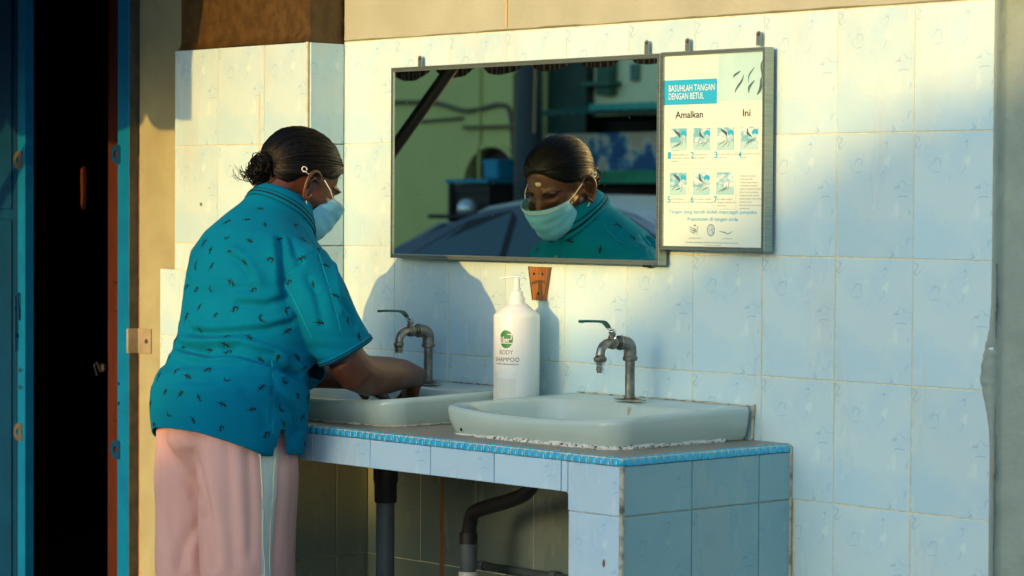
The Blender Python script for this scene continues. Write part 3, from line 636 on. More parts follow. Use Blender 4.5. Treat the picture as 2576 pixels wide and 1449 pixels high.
for a in ((.70,.868,.76,.905,.006,.010),(.73,.795,.80,.885,.010,.008),(.85,.790,.90,.855,.013,.009),(.84,.84,.90,.92,.004,.008),(.94,.78,.995,.87,.016,.014),(.97,.86,.998,.96,.008,.010)): finger(*a,PSK)
cells=[(0,0),(1,0),(2,0),(3,0),(0,1),(1,1),(2,1)]
for i,(c,r) in enumerate(cells):
    x0=.062+c*.239; z1=.618-r*.232
    prect('photo_panel',x0,z1-.118,x0+.175,z1,PHN,1)
    prect('photo_panel',x0+.005,z1-.116,x0+.17,z1-.075,PT,2)
    if i<6:
        finger(x0+.055,z1-.008,x0+.105,z1-.052,.014,.010,PSK,lay=3)
        MBk=[(.030*math.cos(a),.018*math.sin(a)) for a in np.linspace(0,2*PI,13)[:-1]]; blob(x0+.142,z1-.030,MBk,'tap_drawing',PB,3); blob(x0+.142,z1-.045,[(a*.6,b*.6) for a,b in MBk],'tap_drawing',PT,4)
    for k in range(3): finger(x0+.03+k*.035,z1-.105+.006*((i+k)%3),x0+.085+k*.03,z1-.075+.012*((i*2+k)%3),.004,.006,PSK if i in(0,3,4,6) and k==1 else PG,lay=3)
    fa,fb=x0-.03,x0+.198; ca,cb=z1-.192,z1+.022
    flat2('cell_border',[(fa,ca),(fb,ca),(fb,cb),(fa,cb),(fa+.004,ca+.003),(fb-.004,ca+.003),(fb-.004,cb-.003),(fa+.004,cb-.003)],[(0,1,5,4),(1,2,6,5),(2,3,7,6),(3,0,4,7)],PFR,1)
    ptext(str(i+1),x0-.022,z1-.158,.034,.032,PB,.02)
cap=['Basahkan tangan dan|ratakan sabun dengan|sempurna','Gosok kedua-dua|tapak tangan','Gosok setiap jari dan|celah jari','Gosok kuku di tapak|tangan','Gosok belakang|tangan dan celah jari','Bilas tangan dengan|air bersih secukupnya','Keringkan tangan|dengan tuala bersih|atau tisu']
for i,(c,r) in enumerate(cells):
    for k,ln in enumerate(cap[i].split('|')): ptext(ln,.062+c*.239+.01,.618-r*.232-.142-k*.017,.0085,.0095*len(ln),PG,.0,name='small_print')
for k,ln in enumerate('Amalkan ini untuk|keluarga sihat|sebelum dan selepas|menyediakan makanan|apabila menyentuh bahan|kotor atau permukaan|selepas batuk, bersin|ketika keluar dari tandas|sebelum makan|bila tiba di rumah anda|setiap hari'.split('|')): ptext(ln,.775,.363-k*.0167,.0085,.0092*len(ln),PG,name='small_print')
ptext('Tangan yang bersih boleh mencegah penyakit.',.055,.172,.019,.90,PB,.004); ptext('Keputusan di tangan anda',.25,.135,.019,.51,PB,.004)
# simple printed crests: shield between supporters; ring with a hand; open wave
for s in (-1,1):
    for k in range(3): finger(.325+s*.010,.062+k*.012,.325+s*(.034+.006*k),.080+k*.012,.0035,.005,PG,'crest_print',2)
blob(.325,.082,[(.017*math.cos(a),.014*math.sin(a)) for a in np.linspace(0,2*PI,11)[:-1]],'crest_print',PT,2); blob(.325,.083,[(-.010,.010),(-.010,-.004),(0,-.012),(.010,-.004),(.010,.010)],'crest_print',PG,3)
blob(.325,.108,[(-.014,.002),(-.008,-.004),(.008,-.004),(.014,.002),(0,.008)],'crest_print',PG,2)
rv=[];rf=[]
for k in range(24):
    a=2*PI*k/24; rv+=[(.49+.040*math.cos(a),.086+.032*math.sin(a)),(.49+.032*math.cos(a),.086+.026*math.sin(a))]
for k in range(24): rf.append((2*k,2*k+1,(2*k+3)%48,(2*k+2)%48))
flat2('crest_print',rv,rf,PG,2); blob(.49,.086,[(.028*math.cos(a),.023*math.sin(a)) for a in np.linspace(0,2*PI,15)[:-1]],'crest_print',newmat('print_pale_blue',(.35,.60,.66),.5),2)
finger(.475,.07,.50,.10,.006,.009,PRW,'crest_print',3); finger(.50,.065,.51,.095,.005,.006,PG,'crest_print',3)
finger(.585,.082,.655,.068,.004,.006,PG,'crest_print',2); finger(.64,.066,.72,.080,.006,.003,newmat('print_teal_grey',(.12,.36,.36),.5),'crest_print',3)
for a,wd in ((.265,.125),(.60,.10)): ptext('KEMENTERIAN KESIHATAN' if a<.5 else 'PROMOSI KESIHATAN',a,.040,.006,wd,PG,name='small_print')
ptext('Diterbitkan oleh bahagian pendidikan kesihatan dengan kerjasama semua pihak',.235,.018,.008,.53,PG,name='small_print'); ptext('untuk edaran umum sahaja',.42,.005,.006,.17,PG,name='small_print')
# ------------------------------------------------------------------ pipes under the counter
d1=empty('drain_pipe',(.415,-.205,0),'straight grey upright drain pipe under the left basin, beside the legs','drain pipe')
MB().tube([(0,0,0),(0,0,.62)],.0215,24).build('pipe',PVCG,d1,smooth=True,angle=40)
mb=MB(); mb.lathe([(.025,.595),(.0265,.597),(.0265,.64),(.029,.645),(.029,.675),(.035,.682),(.044,.690),(.044,.712),(.02,.716)],n=24); mb.build('trap_fitting',RUBBER,d1,smooth=True,angle=40)
d2=empty('waste_hose',(0,0,0),'black curved waste hose joining a grey pipe under the right basin','drain hose')
def bez(P,n=8):
    out=[]; Q=[Vector(p) for p in P]
    for i in range(len(Q)-1):
        a=Q[max(0,i-1)];b=Q[i];c=Q[i+1];d=Q[min(len(Q)-1,i+2)]
        for k in range(n):
            t=k/n; out.append(.5*((2*b)+(-a+c)*t+(2*a-5*b+4*c-d)*t*t+(-a+3*b-3*c+d)*t**3))
    out.append(Q[-1]); return out
hp=bez([(.93,-.195,.74),(.905,-.19,.685),(.87,-.185,.652),(.80,-.175,.628),(.735,-.16,.612),(.664,-.15,.590),(.642,-.143,.560),(.634,-.14,.525)],7)
MB().tube(hp,.0165,14).build('hose',RUBBER,d2,smooth=True)
mb=MB(); mb.tube([(.634,-.14,.54),(.634,-.14,.512)],.021,18); mb.build('hose_clamp',RUBBER,d2,smooth=True,angle=40)
mb=MB(); mb.lathe([(.0,.515),(.0225,.515),(.0225,.512),(.0205,.510),(.0205,.462),(.017,.455),(.017,.43)],(.634,-.14,0),20); 
el=[Vector((.634,-.14,.44)),Vector((.634,-.14,.425)),Vector((.640,-.138,.409)),Vector((.656,-.135,.399)),Vector((.705,-.13,.397)),Vector((1.33,-.02,.397))]
mb.tube(el,.0185,18); mb.build('elbow_pipe',PVCG,d2,smooth=True,angle=40)
MB().lathe([(.0,.451),(.022,.451),(.0225,.449),(.0225,.433),(.0,.431)],(.634,-.14,0),20).build('white_ring',newmat('white_pvc',(.55,.56,.48),.4),d2,smooth=True,angle=40)
w2=empty('wall_pipe',(0,0,0),'thin grey water pipe running along the wall below the counter','water pipe')
MB().tube([(.555,-.016,.4435),(1.33,-.016,.4435)],.0095,14).build('pipe',PVCG,w2,smooth=True)
mb=MB(); mb.tube([(.552,-.016,.4435),(.535,-.016,.4435)],.012,12); mb.tube([(.78,-.016,.4435),(.80,-.016,.4435)],.014,12); mb.build('pipe_clip',PVCG,w2,smooth=True,angle=40)
MB().add([(.371,-.0004,.2),(.389,-.0004,.2),(.388,-.0004,.5),(.385,-.0004,.66),(.376,-.0004,.66),(.373,-.0004,.5)],[(0,1,2,5),(5,2,3,4)]).build('rust_stain',noisy('seep_stain',(.36,.12,.02),(.22,.09,.03),20,.6,stretch=(3,1,.3)),wall)
MB().prism([(0,-.009),(.0035,-.003),(.003,.004),(.0,.009),(-.003,.003),(-.0035,-.004)],-.0004,.0).build('rust_chip',noisy('chip_rust',(.30,.12,.03),(.16,.07,.02),200,.8),ws).location=(1.438,YF-.0002,.585)
# ------------------------------------------------------------------ person
WM=empty('person',(.42,-.63,0),'stout woman in teal printed polo shirt, pink trousers and face mask bending over left basin','person')
bpy.context.view_layer.update(); WMI=Matrix.Translation((-.42,.63,0))
SKIN=noisy('brown_skin',(.092,.030,.012),(.07,.023,.009),25,.42,world=True,bump=.0004,bscale=400)
SKIN.node_tree.nodes['Principled BSDF'].inputs['Subsurface Weight'].default_value=.06
SKIN.node_tree.nodes['Principled BSDF'].inputs['Subsurface Radius'].default_value=(.01,.004,.002)
def solid(mb,name,mat,voxel,smooth=4,parent=WM,fn=None,adapt=0,post=None,**kw):
    """union of closed shapes -> one continuous surface (voxel remesh, smoothing), optional displacement"""
    o=bpy.data.objects.new('tmp',mb.mesh('tmp')); COL.objects.link(o)
    a=o.modifiers.new('r','REMESH'); a.mode='VOXEL'; a.voxel_size=voxel
    if smooth: b=o.modifiers.new('s','SMOOTH'); b.factor=.5; b.iterations=smooth
    dg=bpy.context.evaluated_depsgraph_get(); dg.update()
    me=bpy.data.meshes.new_from_object(o.evaluated_get(dg)); bpy.data.objects.remove(o)
    if fn:
        n=len(me.vertices); co=np.empty(n*3); me.vertices.foreach_get('co',co); co=co.reshape(-1,3)
        no=np.empty(n*3); me.vertices.foreach_get('normal',no); no=no.reshape(-1,3)
        co=fn(co,no); me.vertices.foreach_set('co',co.ravel()); me.update()
    me.transform(WMI); me.name=name
    ob=link(name,me,mat,parent,True,**kw); return ob
def bvh_of(ob):
    me=ob.data; off=ob.matrix_world if ob.parent is None else ob.parent.matrix_world
    return BVHTree.FromPolygons([tuple(v.co+WM.location) for v in me.vertices],[tuple(p.vertices) for p in me.polygons])
# head frame: origin between the ears
HC=Vector((.386,-.456,1.331)); PT_=math.radians(33); YW=math.radians(-8); RL=math.radians(2)
HM=Matrix.Translation(HC)@Matrix.Rotation(YW,4,'Z')@Matrix.Rotation(-PT_,4,'X')@Matrix.Rotation(RL,4,'Y')
def H(x,y,z): return HM@Vector((x,y,z))
def ell(mb,c,r,M=HM,n=20,k=12):
    R=[]
    for i in range(1,k):
        t=PI*i/k; R.append([M@Vector((c[0]+r[0]*math.sin(t)*math.cos(2*PI*j/n),c[1]+r[1]*math.sin(t)*math.sin(2*PI*j/n),c[2]-r[2]*math.cos(t))) for j in range(n)])
    mb.rings(R)
I4=Matrix.Identity(4)
def hand(mb,wr,pl,nrm,side,curl,L=1.0):
    """palm + five separate fingers. wr wrist, pl palm direction, nrm back-of-hand normal"""
    wr,pl,nrm=Vector(wr),Vector(pl).normalized(),Vector(nrm); nrm=(nrm-pl*nrm.dot(pl)).normalized(); sd=pl.cross(nrm)*side
    R=[]
    for t,wd,th in ((-.012,.024,.019),(.015,.029,.017),(.045,.038,.015),(.072,.041,.013),(.086,.038,.011)):
        c=wr+pl*t; R.append([c+sd*wd*math.cos(a)*abs(math.cos(a))**-.3*.97+nrm*th*math.sin(a) for a in (np.linspace(0,2*PI,17)[:-1]+.05)])
    mb.rings(R)
    for i,(off,ln,r) in enumerate(((.029,.066,.0088),(.0105,.076,.009),(-.009,.071,.0086),(-.027,.056,.0078))):
        p=wr+pl*(.076-.003*abs(i-1.3))+sd*off; d=pl.copy()+sd*(off*2.2); d.normalize(); pts=[p-d*.02,p]; a=curl*(.8+.12*i)
        for s,f in ((.46,.5),(.30,.9),(.24,.7)):
            ax=sd; d=(Matrix.Rotation(-a*f*side,3,ax)@d).normalized() if True else d
            p=p+d*ln*s*L; pts.append(p)
        mb.tube(pts,[r*1.05,r*1.08,r*.98,r*.92,r*.72],10)
    p=wr+pl*.012+sd*.026; d=(pl*.62+sd*.62-nrm*.42).normalized(); pts=[p-d*.012,p+d*.012]
    q=pts[-1]; d2=(pl*.85+sd*.35-nrm*.40).normalized(); pts+= [q+d2*.030]; d3=(pl*.95+sd*.02-nrm*.35).normalized(); pts+=[pts[-1]+d3*.026]
    mb.tube(pts,[.014,.0125,.0105,.0085],10)
mb=MB()
ell(mb,(0,-.004,.044),(.073,.093,.080)); ell(mb,(0,.040,.005),(.060,.062,.085)); ell(mb,(0,.052,-.060),(.047,.045,.042)); ell(mb,(0,.020,-.045),(.058,.062,.046))
ell(mb,(-.036,.066,-.012),(.026,.026,.028)); ell(mb,(.036,.066,-.012),(.026,.026,.028)); ell(mb,(0,.074,-.090),(.020,.017,.017))
for s in (-1,1):
    ell(mb,(s*.025,.082,.040),(.022,.014,.009)); ell(mb,(s*.029,.078,.020),(.0165,.0135,.0125))
mb.tube([H(0,.088,.032),H(0,.103,.012),H(0,.110,-.006),H(0,.112,-.016)],[.009,.010,.0120,.0120],12)
ell(mb,(-.013,.100,-.017),(.009,.010,.008)); ell(mb,(.013,.100,-.017),(.009,.010,.008)); ell(mb,(0,.092,-.052),(.024,.010,.006)); ell(mb,(0,.090,-.062),(.021,.010,.007))
mb.tube([H(0,-.020,.0),H(0,-.030,-.05),Vector((.388,-.518,1.250)),Vector((.388,-.560,1.17))],[.052,.050,.055,.085],20)
# trunk under the shirt, arms
mb.tube([(.388,-.575,1.20),(.392,-.59,1.10),(.40,-.60,1.0),(.405,-.635,.90),(.40,-.65,.82)],[.085,.11,.10,.115,.11],24)
def arm(sx):
    X=lambda a:.39+sx*(a-.39)
    mb.tube([(X(.50),-.565,1.165),(X(.555),-.555,1.12),(X(.585),-.525,1.04),(X(.605),-.49,.965),(X(.618),-.468,.925)],[.038,.044,.045,.043,.042],16)
arm(1); arm(-1)
RW=Vector((.497,-.190,.893)); LW=Vector((.325,-.225,.880))
mb.tube([(.61,-.485,.95),(.618,-.462,.920),(.603,-.415,.908),(.57,-.33,.905),(.53,-.25,.902),RW,RW+Vector((-.008,.018,-.004))],[.044,.0455,.046,.042,.034,.0265,.026],16)
mb.tube([(.17,-.485,.95),(.162,-.462,.920),(.185,-.415,.905),(.235,-.34,.898),(.285,-.275,.890),LW,LW+Vector((.006,.012,-.004))],[.044,.0455,.045,.041,.034,.0265,.026],16)
hand(mb,RW,(-.62,.36,-.70),(.60,.66,.35),-1,.42)
hand(mb,LW,(.80,.38,-.46),(-.25,.1,.95),1,.35)
mb.tube([(.40,-.65,.84),(.397,-.655,.72)],[.11,.10],20)
for s in (-1,1): mb.tube([(.397+s*.08,-.65,.75),(.397+s*.09,-.648,.45),(.397+s*.097,-.64,.10)],[.08,.055,.04],14)
for s in (-1,1):
    R=[]
    for t,wd,th,z in ((-.05,.030,.035,.055),(.0,.035,.040,.052),(.06,.040,.030,.038),(.12,.045,.020,.026),(.165,.038,.013,.022),(.19,.022,.008,.018)):
        R.append([Vector((.41+s*(.10+t*.1)+wd*math.cos(a),-.62+t,z+th*math.sin(a)*.9)) for a in np.linspace(0,2*PI,15)[:-1]])
    mb.rings(R)
def sockets(co,no):
    inv=np.array(HM.inverted()); h=co@inv[:3,:3].T+inv[:3,3]
    d=np.zeros(len(co))
    for s in (-1,1):
        d-=.0045*np.exp(-(((h[:,0]-s*.031)/.016)**2+((h[:,2]-.0285)/.006)**2))*(h[:,1]>.05)
        d-=.003*np.exp(-(((h[:,0]-s*.031)/.018)**2+((h[:,2]-.006)/.006)**2))*(h[:,1]>.05)
    return co+no*d[:,None]
body=solid(mb,'body',SKIN,.0042,5,fn=sockets)
# ears: helix rim, lobe and concha
def ear(s):
    m=MB(); pts=[]; 
    for a in np.linspace(-70,205,20):
        t=math.radians(a); pts.append(H(s*(.076+.010*math.sin(math.radians(max(0,min(180,a+60)))*.8)),.004-.0175*math.sin(t+.6)*1.0,.004+.031*math.cos(t+.6)))
    pts=[H(s*(.0790+.009*max(0,-y/.018)),y,z) for y,z in ((.014,.012),(.015,.024),(.009,.033),(-.001,.0365),(-.012,.033),(-.0185,.023),(-.020,.010),(-.017,-.004),(-.011,-.016),(-.004,-.026),(.004,-.030),(.009,-.024),(.010,-.014))]
    m.tube(pts,[.003,.0036,.0040,.0042,.0042,.0042,.0040,.0038,.0038,.0050,.0058,.0050,.003],10)
    R=[]
    for f,dx in ((1,.0),(.6,-.004),(.25,-.006)):
        R.append([H(s*(.0795+.008*max(0,-y*f/.018)+dx),y*f,.003+(z-.003)*f) for y,z in ((.014,.012),(.013,.024),(.008,.033),(-.001,.0365),(-.012,.033),(-.0185,.023),(-.020,.010),(-.017,-.004),(-.011,-.016),(-.004,-.026),(.004,-.026),(.009,-.02),(.012,-.008),(.013,.002))])
    m.rings(R,cap=(False,True)); m.tube([H(s*.077,.010,.016),H(s*.083,-.004,.020),H(s*.085,-.010,.008),H(s*.081,-.004,-.010)],[.002,.0032,.0034,.002],8)
    m.v=[tuple(WMI@Vector(v)) for v in m.v]; m.build('ear',SKIN,body,smooth=True)
ear(1); ear(-1)
# eyes closed downwards: lids, lashes, brows, forehead mark
HAIR=newmat('black_hair',(.0018,.0016,.001),.42,0,.22)
def wloc(m): m.v=[tuple(WMI@Vector(v)) for v in m.v]; return m
BB=bvh_of(body)
def onface(x,z,off=.0006):
    o_=H(x,.30,z); d=(H(x,0,z)-o_).normalized(); h=BB.ray_cast(o_,d); return h[0]-d*off if h[0] is not None else H(x,.1,z)
for s in (-1,1):
    m=MB(); m.tube([onface(s*(.012+.040*t),.0405+.0065*math.sin(PI*min(1,t*1.1))-.004*t,.0012) for t in np.linspace(0,1,9)],[.0012,.0032,.0036,.0034,.003,.0026,.002,.0016,.0008],6,flat=.9); wloc(m).build('eyebrow',HAIR,body,smooth=True)
    m=MB(); m.tube([onface(s*(.0165+.030*t),.0135-.0035*math.sin(PI*t),.0009) for t in np.linspace(0,1,8)],[.0006,.0012,.0015,.0017,.0018,.0018,.0016,.0008],6); wloc(m).build('eyelash',HAIR,body,smooth=True)
m=MB(); c=[(0.004+.0085*math.cos(a)*(1+.12*math.sin(3*a)),.066+.0058*math.sin(a)*(1+.2*math.cos(2*a))) for a in np.linspace(0,2*PI,17)[:-1]]
vs=[onface(.004,.066,.0010)]+[onface(a,b,.0008) for a,b in c]; m.add(vs,[(0,i+1,(i+1)%16+1) for i in range(16)]); wloc(m).build('forehead_mark',noisy('white_ash',(.62,.56,.48),(.4,.34,.28),150,.9),body)
# hair: shell plus combed strands from the hairline to the bun
hair_c=(0,-.004,.044); hr=(.081,.102,.0895)
def shell(th,ph,k=1.0):
    x,y,z=math.cos(ph)*math.sin(th),math.cos(ph)*math.cos(th),math.sin(ph)
    return Vector((hair_c[0]+hr[0]*k*x,hair_c[1]+hr[1]*k*y,hair_c[2]+hr[2]*k*z))
mb=MB(); R=[]
def hairline(th):
    a=abs(((th+PI)%(2*PI))-PI)  # 0 front .. pi back
    pts=[(0,.60),(.35,.54),(.7,.30),(1.0,.04),(1.25,-.06),(1.45,-.10),(1.75,-.30),(2.1,-.88),(2.6,-1.15),(PI,-1.22)]
    for (a0,p0),(a1,p1) in zip(pts[:-1],pts[1:]):
        if a<=a1: return p0+(p1-p0)*(a-a0)/(a1-a0)
    return -1.22
nh=48
for i in range(15):
    f=i/14; R.append([HM@shell(2*PI*j/nh,hairline(2*PI*j/nh)+(1.50-hairline(2*PI*j/nh))*f,.93 if i==0 else (.985 if i==1 else 1.0)) for j in range(nh)])
wloc(mb.rings(R,cap=(False,True)))
hair=mb.build('hair',HAIR,WM,smooth=True)
HMI=HM.inverted()
BUN=Vector((.002,-.092,-.012))
mb=MB(); rnd=random.Random(3)
def strand(m,pts,r,n=3): m.tube(pts,r,n,cap=(False,False))
bn=(BUN-Vector(hair_c)); bn.normalize()
for q in range(2100):
    th=rnd.uniform(-PI,PI); a=abs(th); f0=rnd.random()**.7
    ph=hairline(th)+(1.35-hairline(th))*f0*rnd.random()
    p=shell(th,ph); d0=Vector(((p.x-hair_c[0])/hr[0],(p.y-hair_c[1])/hr[1],(p.z-hair_c[2])/hr[2])).normalized(); d1=Vector((bn.x/hr[0],bn.y/hr[1],bn.z/hr[2])).normalized()
    ang=d0.angle(d1); 
    if ang<.25: continue
    pts=[]; k=max(5,int(ang*5)); w1=rnd.uniform(-.02,.02); lift=rnd.uniform(1.0,1.016)+(.02 if rnd.random()<.03 else 0)
    for i in range(k+1):
        t=i/k; d=(d0*math.sin((1-t)*ang)+d1*math.sin(t*ang))/math.sin(ang)
        d=(d+Vector((w1*math.sin(t*PI*2+q),0,w1*math.cos(t*5+q)))).normalized()
        kk=lift*(.985+.015*math.sin(t*PI))*(1+.004*math.sin(t*23+q*1.7))
        if t==0: kk*=.975
        pts.append(HM@Vector((hair_c[0]+hr[0]*kk*d.x,hair_c[1]+hr[1]*kk*d.y,hair_c[2]+hr[2]*kk*d.z)))
    bad=False
    for p_ in pts:
        l_p=HMI@p_; t_=math.atan2((l_p.x-hair_c[0])/hr[0],(l_p.y-hair_c[1])/hr[1])
        if l_p.y>-.03 and l_p.z<shell(t_,hairline(t_)).z-.003: bad=True
    if bad: continue
    r=rnd.uniform(.0006,.0013); strand(mb,pts,[r*.5]+[r]*(k-1)+[r*.6],4)
wloc(mb); mb.build('combed_strands',HAIR,hair,smooth=True)
mb=MB()
for q in range(420):
    # coils round the bun
    ax=Vector((rnd.gauss(0,1),rnd.gauss(0,1),rnd.gauss(0,1))).normalized(); u=ax.orthogonal().normalized(); v=ax.cross(u); R0_=rnd.uniform(.011,.024); a0=rnd.uniform(0,6.28); sp=rnd.uniform(2,5.2)
    c=BUN+Vector((rnd.uniform(-.014,.014),rnd.uniform(-.008,.010),rnd.uniform(-.024,.016)))
    pts=[HM@(c+(u*math.cos(a0+sp*t)+v*math.sin(a0+sp*t))*(R0_*(1+.08*math.sin(9*t+q)))+ax*R0_*.35*math.sin(2*t)) for t in np.linspace(0,1,14)]
    strand(mb,pts,rnd.uniform(.0007,.0016),4)
ell(mb,(BUN.x,BUN.y,BUN.z),(.022,.022,.026))
for q in range(34):
    s=rnd.uniform(-1,1); p=Vector((s*.035,-.11+rnd.uniform(-.01,.01),-.035+rnd.uniform(-.03,.0))); pts=[];d=Vector((rnd.uniform(-.4,.4),-1,rnd.uniform(-.5,.3))).normalized()
    for i in range(9): pts.append(HM@p); d=(d+Vector((rnd.uniform(-.35,.35),rnd.uniform(-.1,.2),rnd.uniform(-.15,.35)))).normalized(); p=p+d*rnd.uniform(.002,.0042)
    strand(mb,pts,[.0005]*8+[.0002],3)
wloc(mb).build('bun',HAIR,hair,smooth=True)
mb=MB()
for q in range(150):
    th=rnd.uniform(-PI,PI); ph=rnd.uniform(.2,1.4); p=shell(th,ph,1.0); nrm=(p-Vector(hair_c)).normalized(); d=(nrm*.25+(BUN-p).normalized()).normalized(); pts=[]
    for i in range(9): pts.append(HM@p); d=(d+Vector((rnd.uniform(-.12,.12),rnd.uniform(-.12,.12),rnd.uniform(-.12,.12)))).normalized(); p=p+d*.006
    strand(mb,pts,[.00025]*9,3)
for q in range(60):  # soft curls above the temple
    s=rnd.choice((-1,1)); th=s*rnd.uniform(1.15,1.4); p=shell(th,hairline(th)+rnd.uniform(0,.2),1.0); c=p+Vector((0,-.004,0)); pts=[HM@(p+Vector((s*.003*math.sin(t*6),-.016*t,.008*math.sin(t*7+q)*.4+.006*t))) for t in np.linspace(0,1,10)]
    strand(mb,pts,[.0005]*9+[.0002],3)
wloc(mb).build('loose_hair',HAIR,hair,smooth=True)
# ------------------------------------------------------------------ shirt
rings=[ # zc,xc,yc,a,b,tilt
 (.74,.400,-.650,.184,.146,.20),(.775,.403,-.652,.190,.149,.20),(.82,.406,-.652,.196,.152,.17),(.87,.410,-.650,.196,.153,.12),(.91,.411,-.638,.188,.149,.06),(.94,.411,-.620,.180,.142,.02),(.965,.410,-.610,.176,.140,.0),(1.0,.408,-.598,.174,.138,0),(1.06,.405,-.585,.175,.138,.0),(1.12,.402,-.572,.177,.135,.06),(1.165,.400,-.560,.180,.128,.16),(1.20,.398,-.545,.156,.114,.28),(1.230,.394,-.526,.113,.094,.42),(1.256,.391,-.508,.082,.078,.5),(1.277,.389,-.494,.070,.070,.55)]
def ringpts(R_,n=56,gr=0.0,sq=2.25):
    z,x,y,a,b,k=R_; out=[]
    for j in range(n):
        t=2*PI*j/n; c,s=math.cos(t),math.sin(t); e=2/sq
        px=(a+gr)*math.copysign(abs(c)**e,c); py=(b+gr)*math.copysign(abs(s)**e,s)
        out.append(Vector((x+px,y+py,z-k*py)))
    return out
mb=MB(); mb.rings([ringpts(r) for r in rings])
def sleeve(mb,sx,gr=0,t0=0):
    X=lambda a:.395+sx*(a-.395)
    C=[(X(.490),-.556,1.175),(X(.540),-.550,1.145),(X(.574),-.535,1.085),(X(.594),-.512,1.02),(X(.607),-.490,.975),(X(.611),-.483,.962)]
    Rr=[.052,.064,.066,.064,.063,.063]
    mb.tube(C,[r+gr for r in Rr],28,flat=1.06)
sleeve(mb,1); sleeve(mb,-1)
ell(mb,(.515,-.546,1.160),(.066,.060,.052),I4); ell(mb,(.275,-.546,1.160),(.066,.060,.052),I4)
ell(mb,(.34,-.49,1.07),(.075,.06,.07),I4); ell(mb,(.47,-.49,1.07),(.075,.06,.07),I4)
ell(mb,(.42,-.51,.93),(.15,.055,.07),I4)
tmpsh=bpy.data.objects.new('t',mb.mesh('t')); bt=BVHTree.FromPolygons([v.co.copy() for v in tmpsh.data.vertices],[tuple(p.vertices) for p in tmpsh.data.polygons]); bpy.data.objects.remove(tmpsh)
def onto(bv,u,v):
    h=bv.ray_cast(CAMP,cam_ray(u,v)); return h
FOLD=[ # picture-plane polylines laid onto the cloth, amplitude m, width m
 (-.0085,.0085,[(452,873),(520,893),(595,891),(669,911),(728,930),(770,950)]),(.006,.012,[(446,884),(520,908),(600,905),(665,926),(725,946)]),
 (.0065,.010,[(458,852),(520,861),(595,858),(669,876),(735,905)]),(-.005,.007,[(478,834),(530,840),(576,836),(669,829),(754,806)]),(.004,.009,[(490,818),(576,820),(669,812),(750,788)]),
 (-.0045,.008,[(560,875),(610,868),(660,888),(700,892)]),(-.0045,.009,[(595,765),(669,768),(713,754)]),(.0035,.010,[(600,748),(669,750),(716,735)]),(-.003,.008,[(520,738),(590,724),(680,726)]),
 (-.006,.010,[(691,985),(712,1010),(743,1041),(756,1100)]),(.005,.012,[(706,975),(740,1010),(765,1050)]),(-.005,.010,[(700,1020),(725,1060),(745,1120)]),
 (-.007,.012,[(705,600),(710,650),(716,710),(722,765)]),(.004,.012,[(690,610),(694,660),(700,710)]),(-.004,.009,[(735,600),(746,640),(757,668)]),
 (.004,.011,[(590,630),(620,651),(645,690),(660,730)]),(-.003,.009,[(585,648),(612,668),(632,704)]),
 (-.004,.008,[(470,700),(480,735),(470,760)]),(-.0035,.008,[(500,880),(540,872),(590,878)]),
 (-.004,.010,[(775,700),(800,760),(815,830)]),(.0035,.010,[(835,650),(850,720),(862,800)]),(-.0035,.008,[(860,760),(885,790),(893,830)]),(-.003,.008,[(790,720),(800,740),(815,750)]),
 (-.003,.010,[(640,930),(690,940),(750,930)]),(-.0035,.012,[(470,950),(520,960),(560,950)]),(-.005,.012,[(740,930),(775,960),(800,985)]),(-.003,.014,[(620,990),(660,1030),(672,1085)]),(-.0016,.0035,[(684,905),(688,980),(686,1090)]),(-.0015,.003,[(713,715),(733,680),(780,640),(800,630)]),(-.0015,.003,[(715,710),(700,690),(660,640)]),(-.0013,.003,[(757,560),(790,610),(812,670),(830,730),(850,800)])]
segs=[]
for amp,wd,pl in FOLD:
    P=[]
    for (u0,v0),(u1,v1) in zip(pl[:-1],pl[1:]):
        for k in range(4):
            h=onto(bt,u0+(u1-u0)*k/4,v0+(v1-v0)*k/4)
            if h[0] is not None: P.append(np.array(h[0]))
    for a,b in zip(P[:-1],P[1:]):
        if np.linalg.norm(a-b)<.06: segs.append((amp,wd,a,b,id(pl)))
HEM=lambda co:0
def folds(co,no):
    disp=np.zeros(len(co)); cur={}
    for amp,wd,a,b,i in segs:
        ab=b-a; t=np.clip(((co-a)@ab)/(ab@ab+1e-12),0,1); d=np.linalg.norm(co-(a+t[:,None]*ab),axis=1)
        g=1.7*amp*np.exp(-(d/wd)**2)
        if i in cur: cur[i]=np.where(np.abs(g)>np.abs(cur[i]),g,cur[i])
        else: cur[i]=g
    for g in cur.values(): disp+=g
    z=co[:,2]
    # soft all-round wrinkles at the waist and a loose hem
    ang=np.arctan2(co[:,1]+.61,co[:,0]-.41)
    disp+=.0020*np.exp(-((z-.95)/.05)**2)*np.sin(z*190+3*np.sin(ang*2.0)+ang*2)
    disp+=.0030*np.clip((.86-z)/.1,0,1)*np.sin(ang*9+z*8)
    nz=np.array([noise.noise(Vector((p[0]*16,p[1]*16,p[2]*11)))for p in co]); disp+=.0024*nz
    rg=np.array([abs(noise.noise(Vector((p[0]*9+p[2]*5,p[1]*9,p[2]*30))))for p in co]); mk=np.exp(-((z-.945)/.055)**2)+.35*np.exp(-((z-1.06)/.06)**2)
    disp+=.0045*(.35-rg*1.6)*mk*(np.abs(co[:,0]-.4)<.2)
    rs=np.array([abs(noise.noise(Vector((p[0]*26,p[1]*26+3,p[2]*7))))for p in co]); disp+=.0022*(.3-rs)*((z>1.0)&(z<1.2))
    co=co+no*disp[:,None]
    return co
shirt_mat=newmat('teal_pique_cotton',(.0,.16,.25),.9,0,.06)
n_,l_=nlink(shirt_mat); b_=n_['Principled BSDF']; b_.inputs['Sheen Weight'].default_value=.03; b_.inputs['Sheen Roughness'].default_value=.4; b_.inputs['Sheen Tint'].default_value=(.2,.7,.8,1)
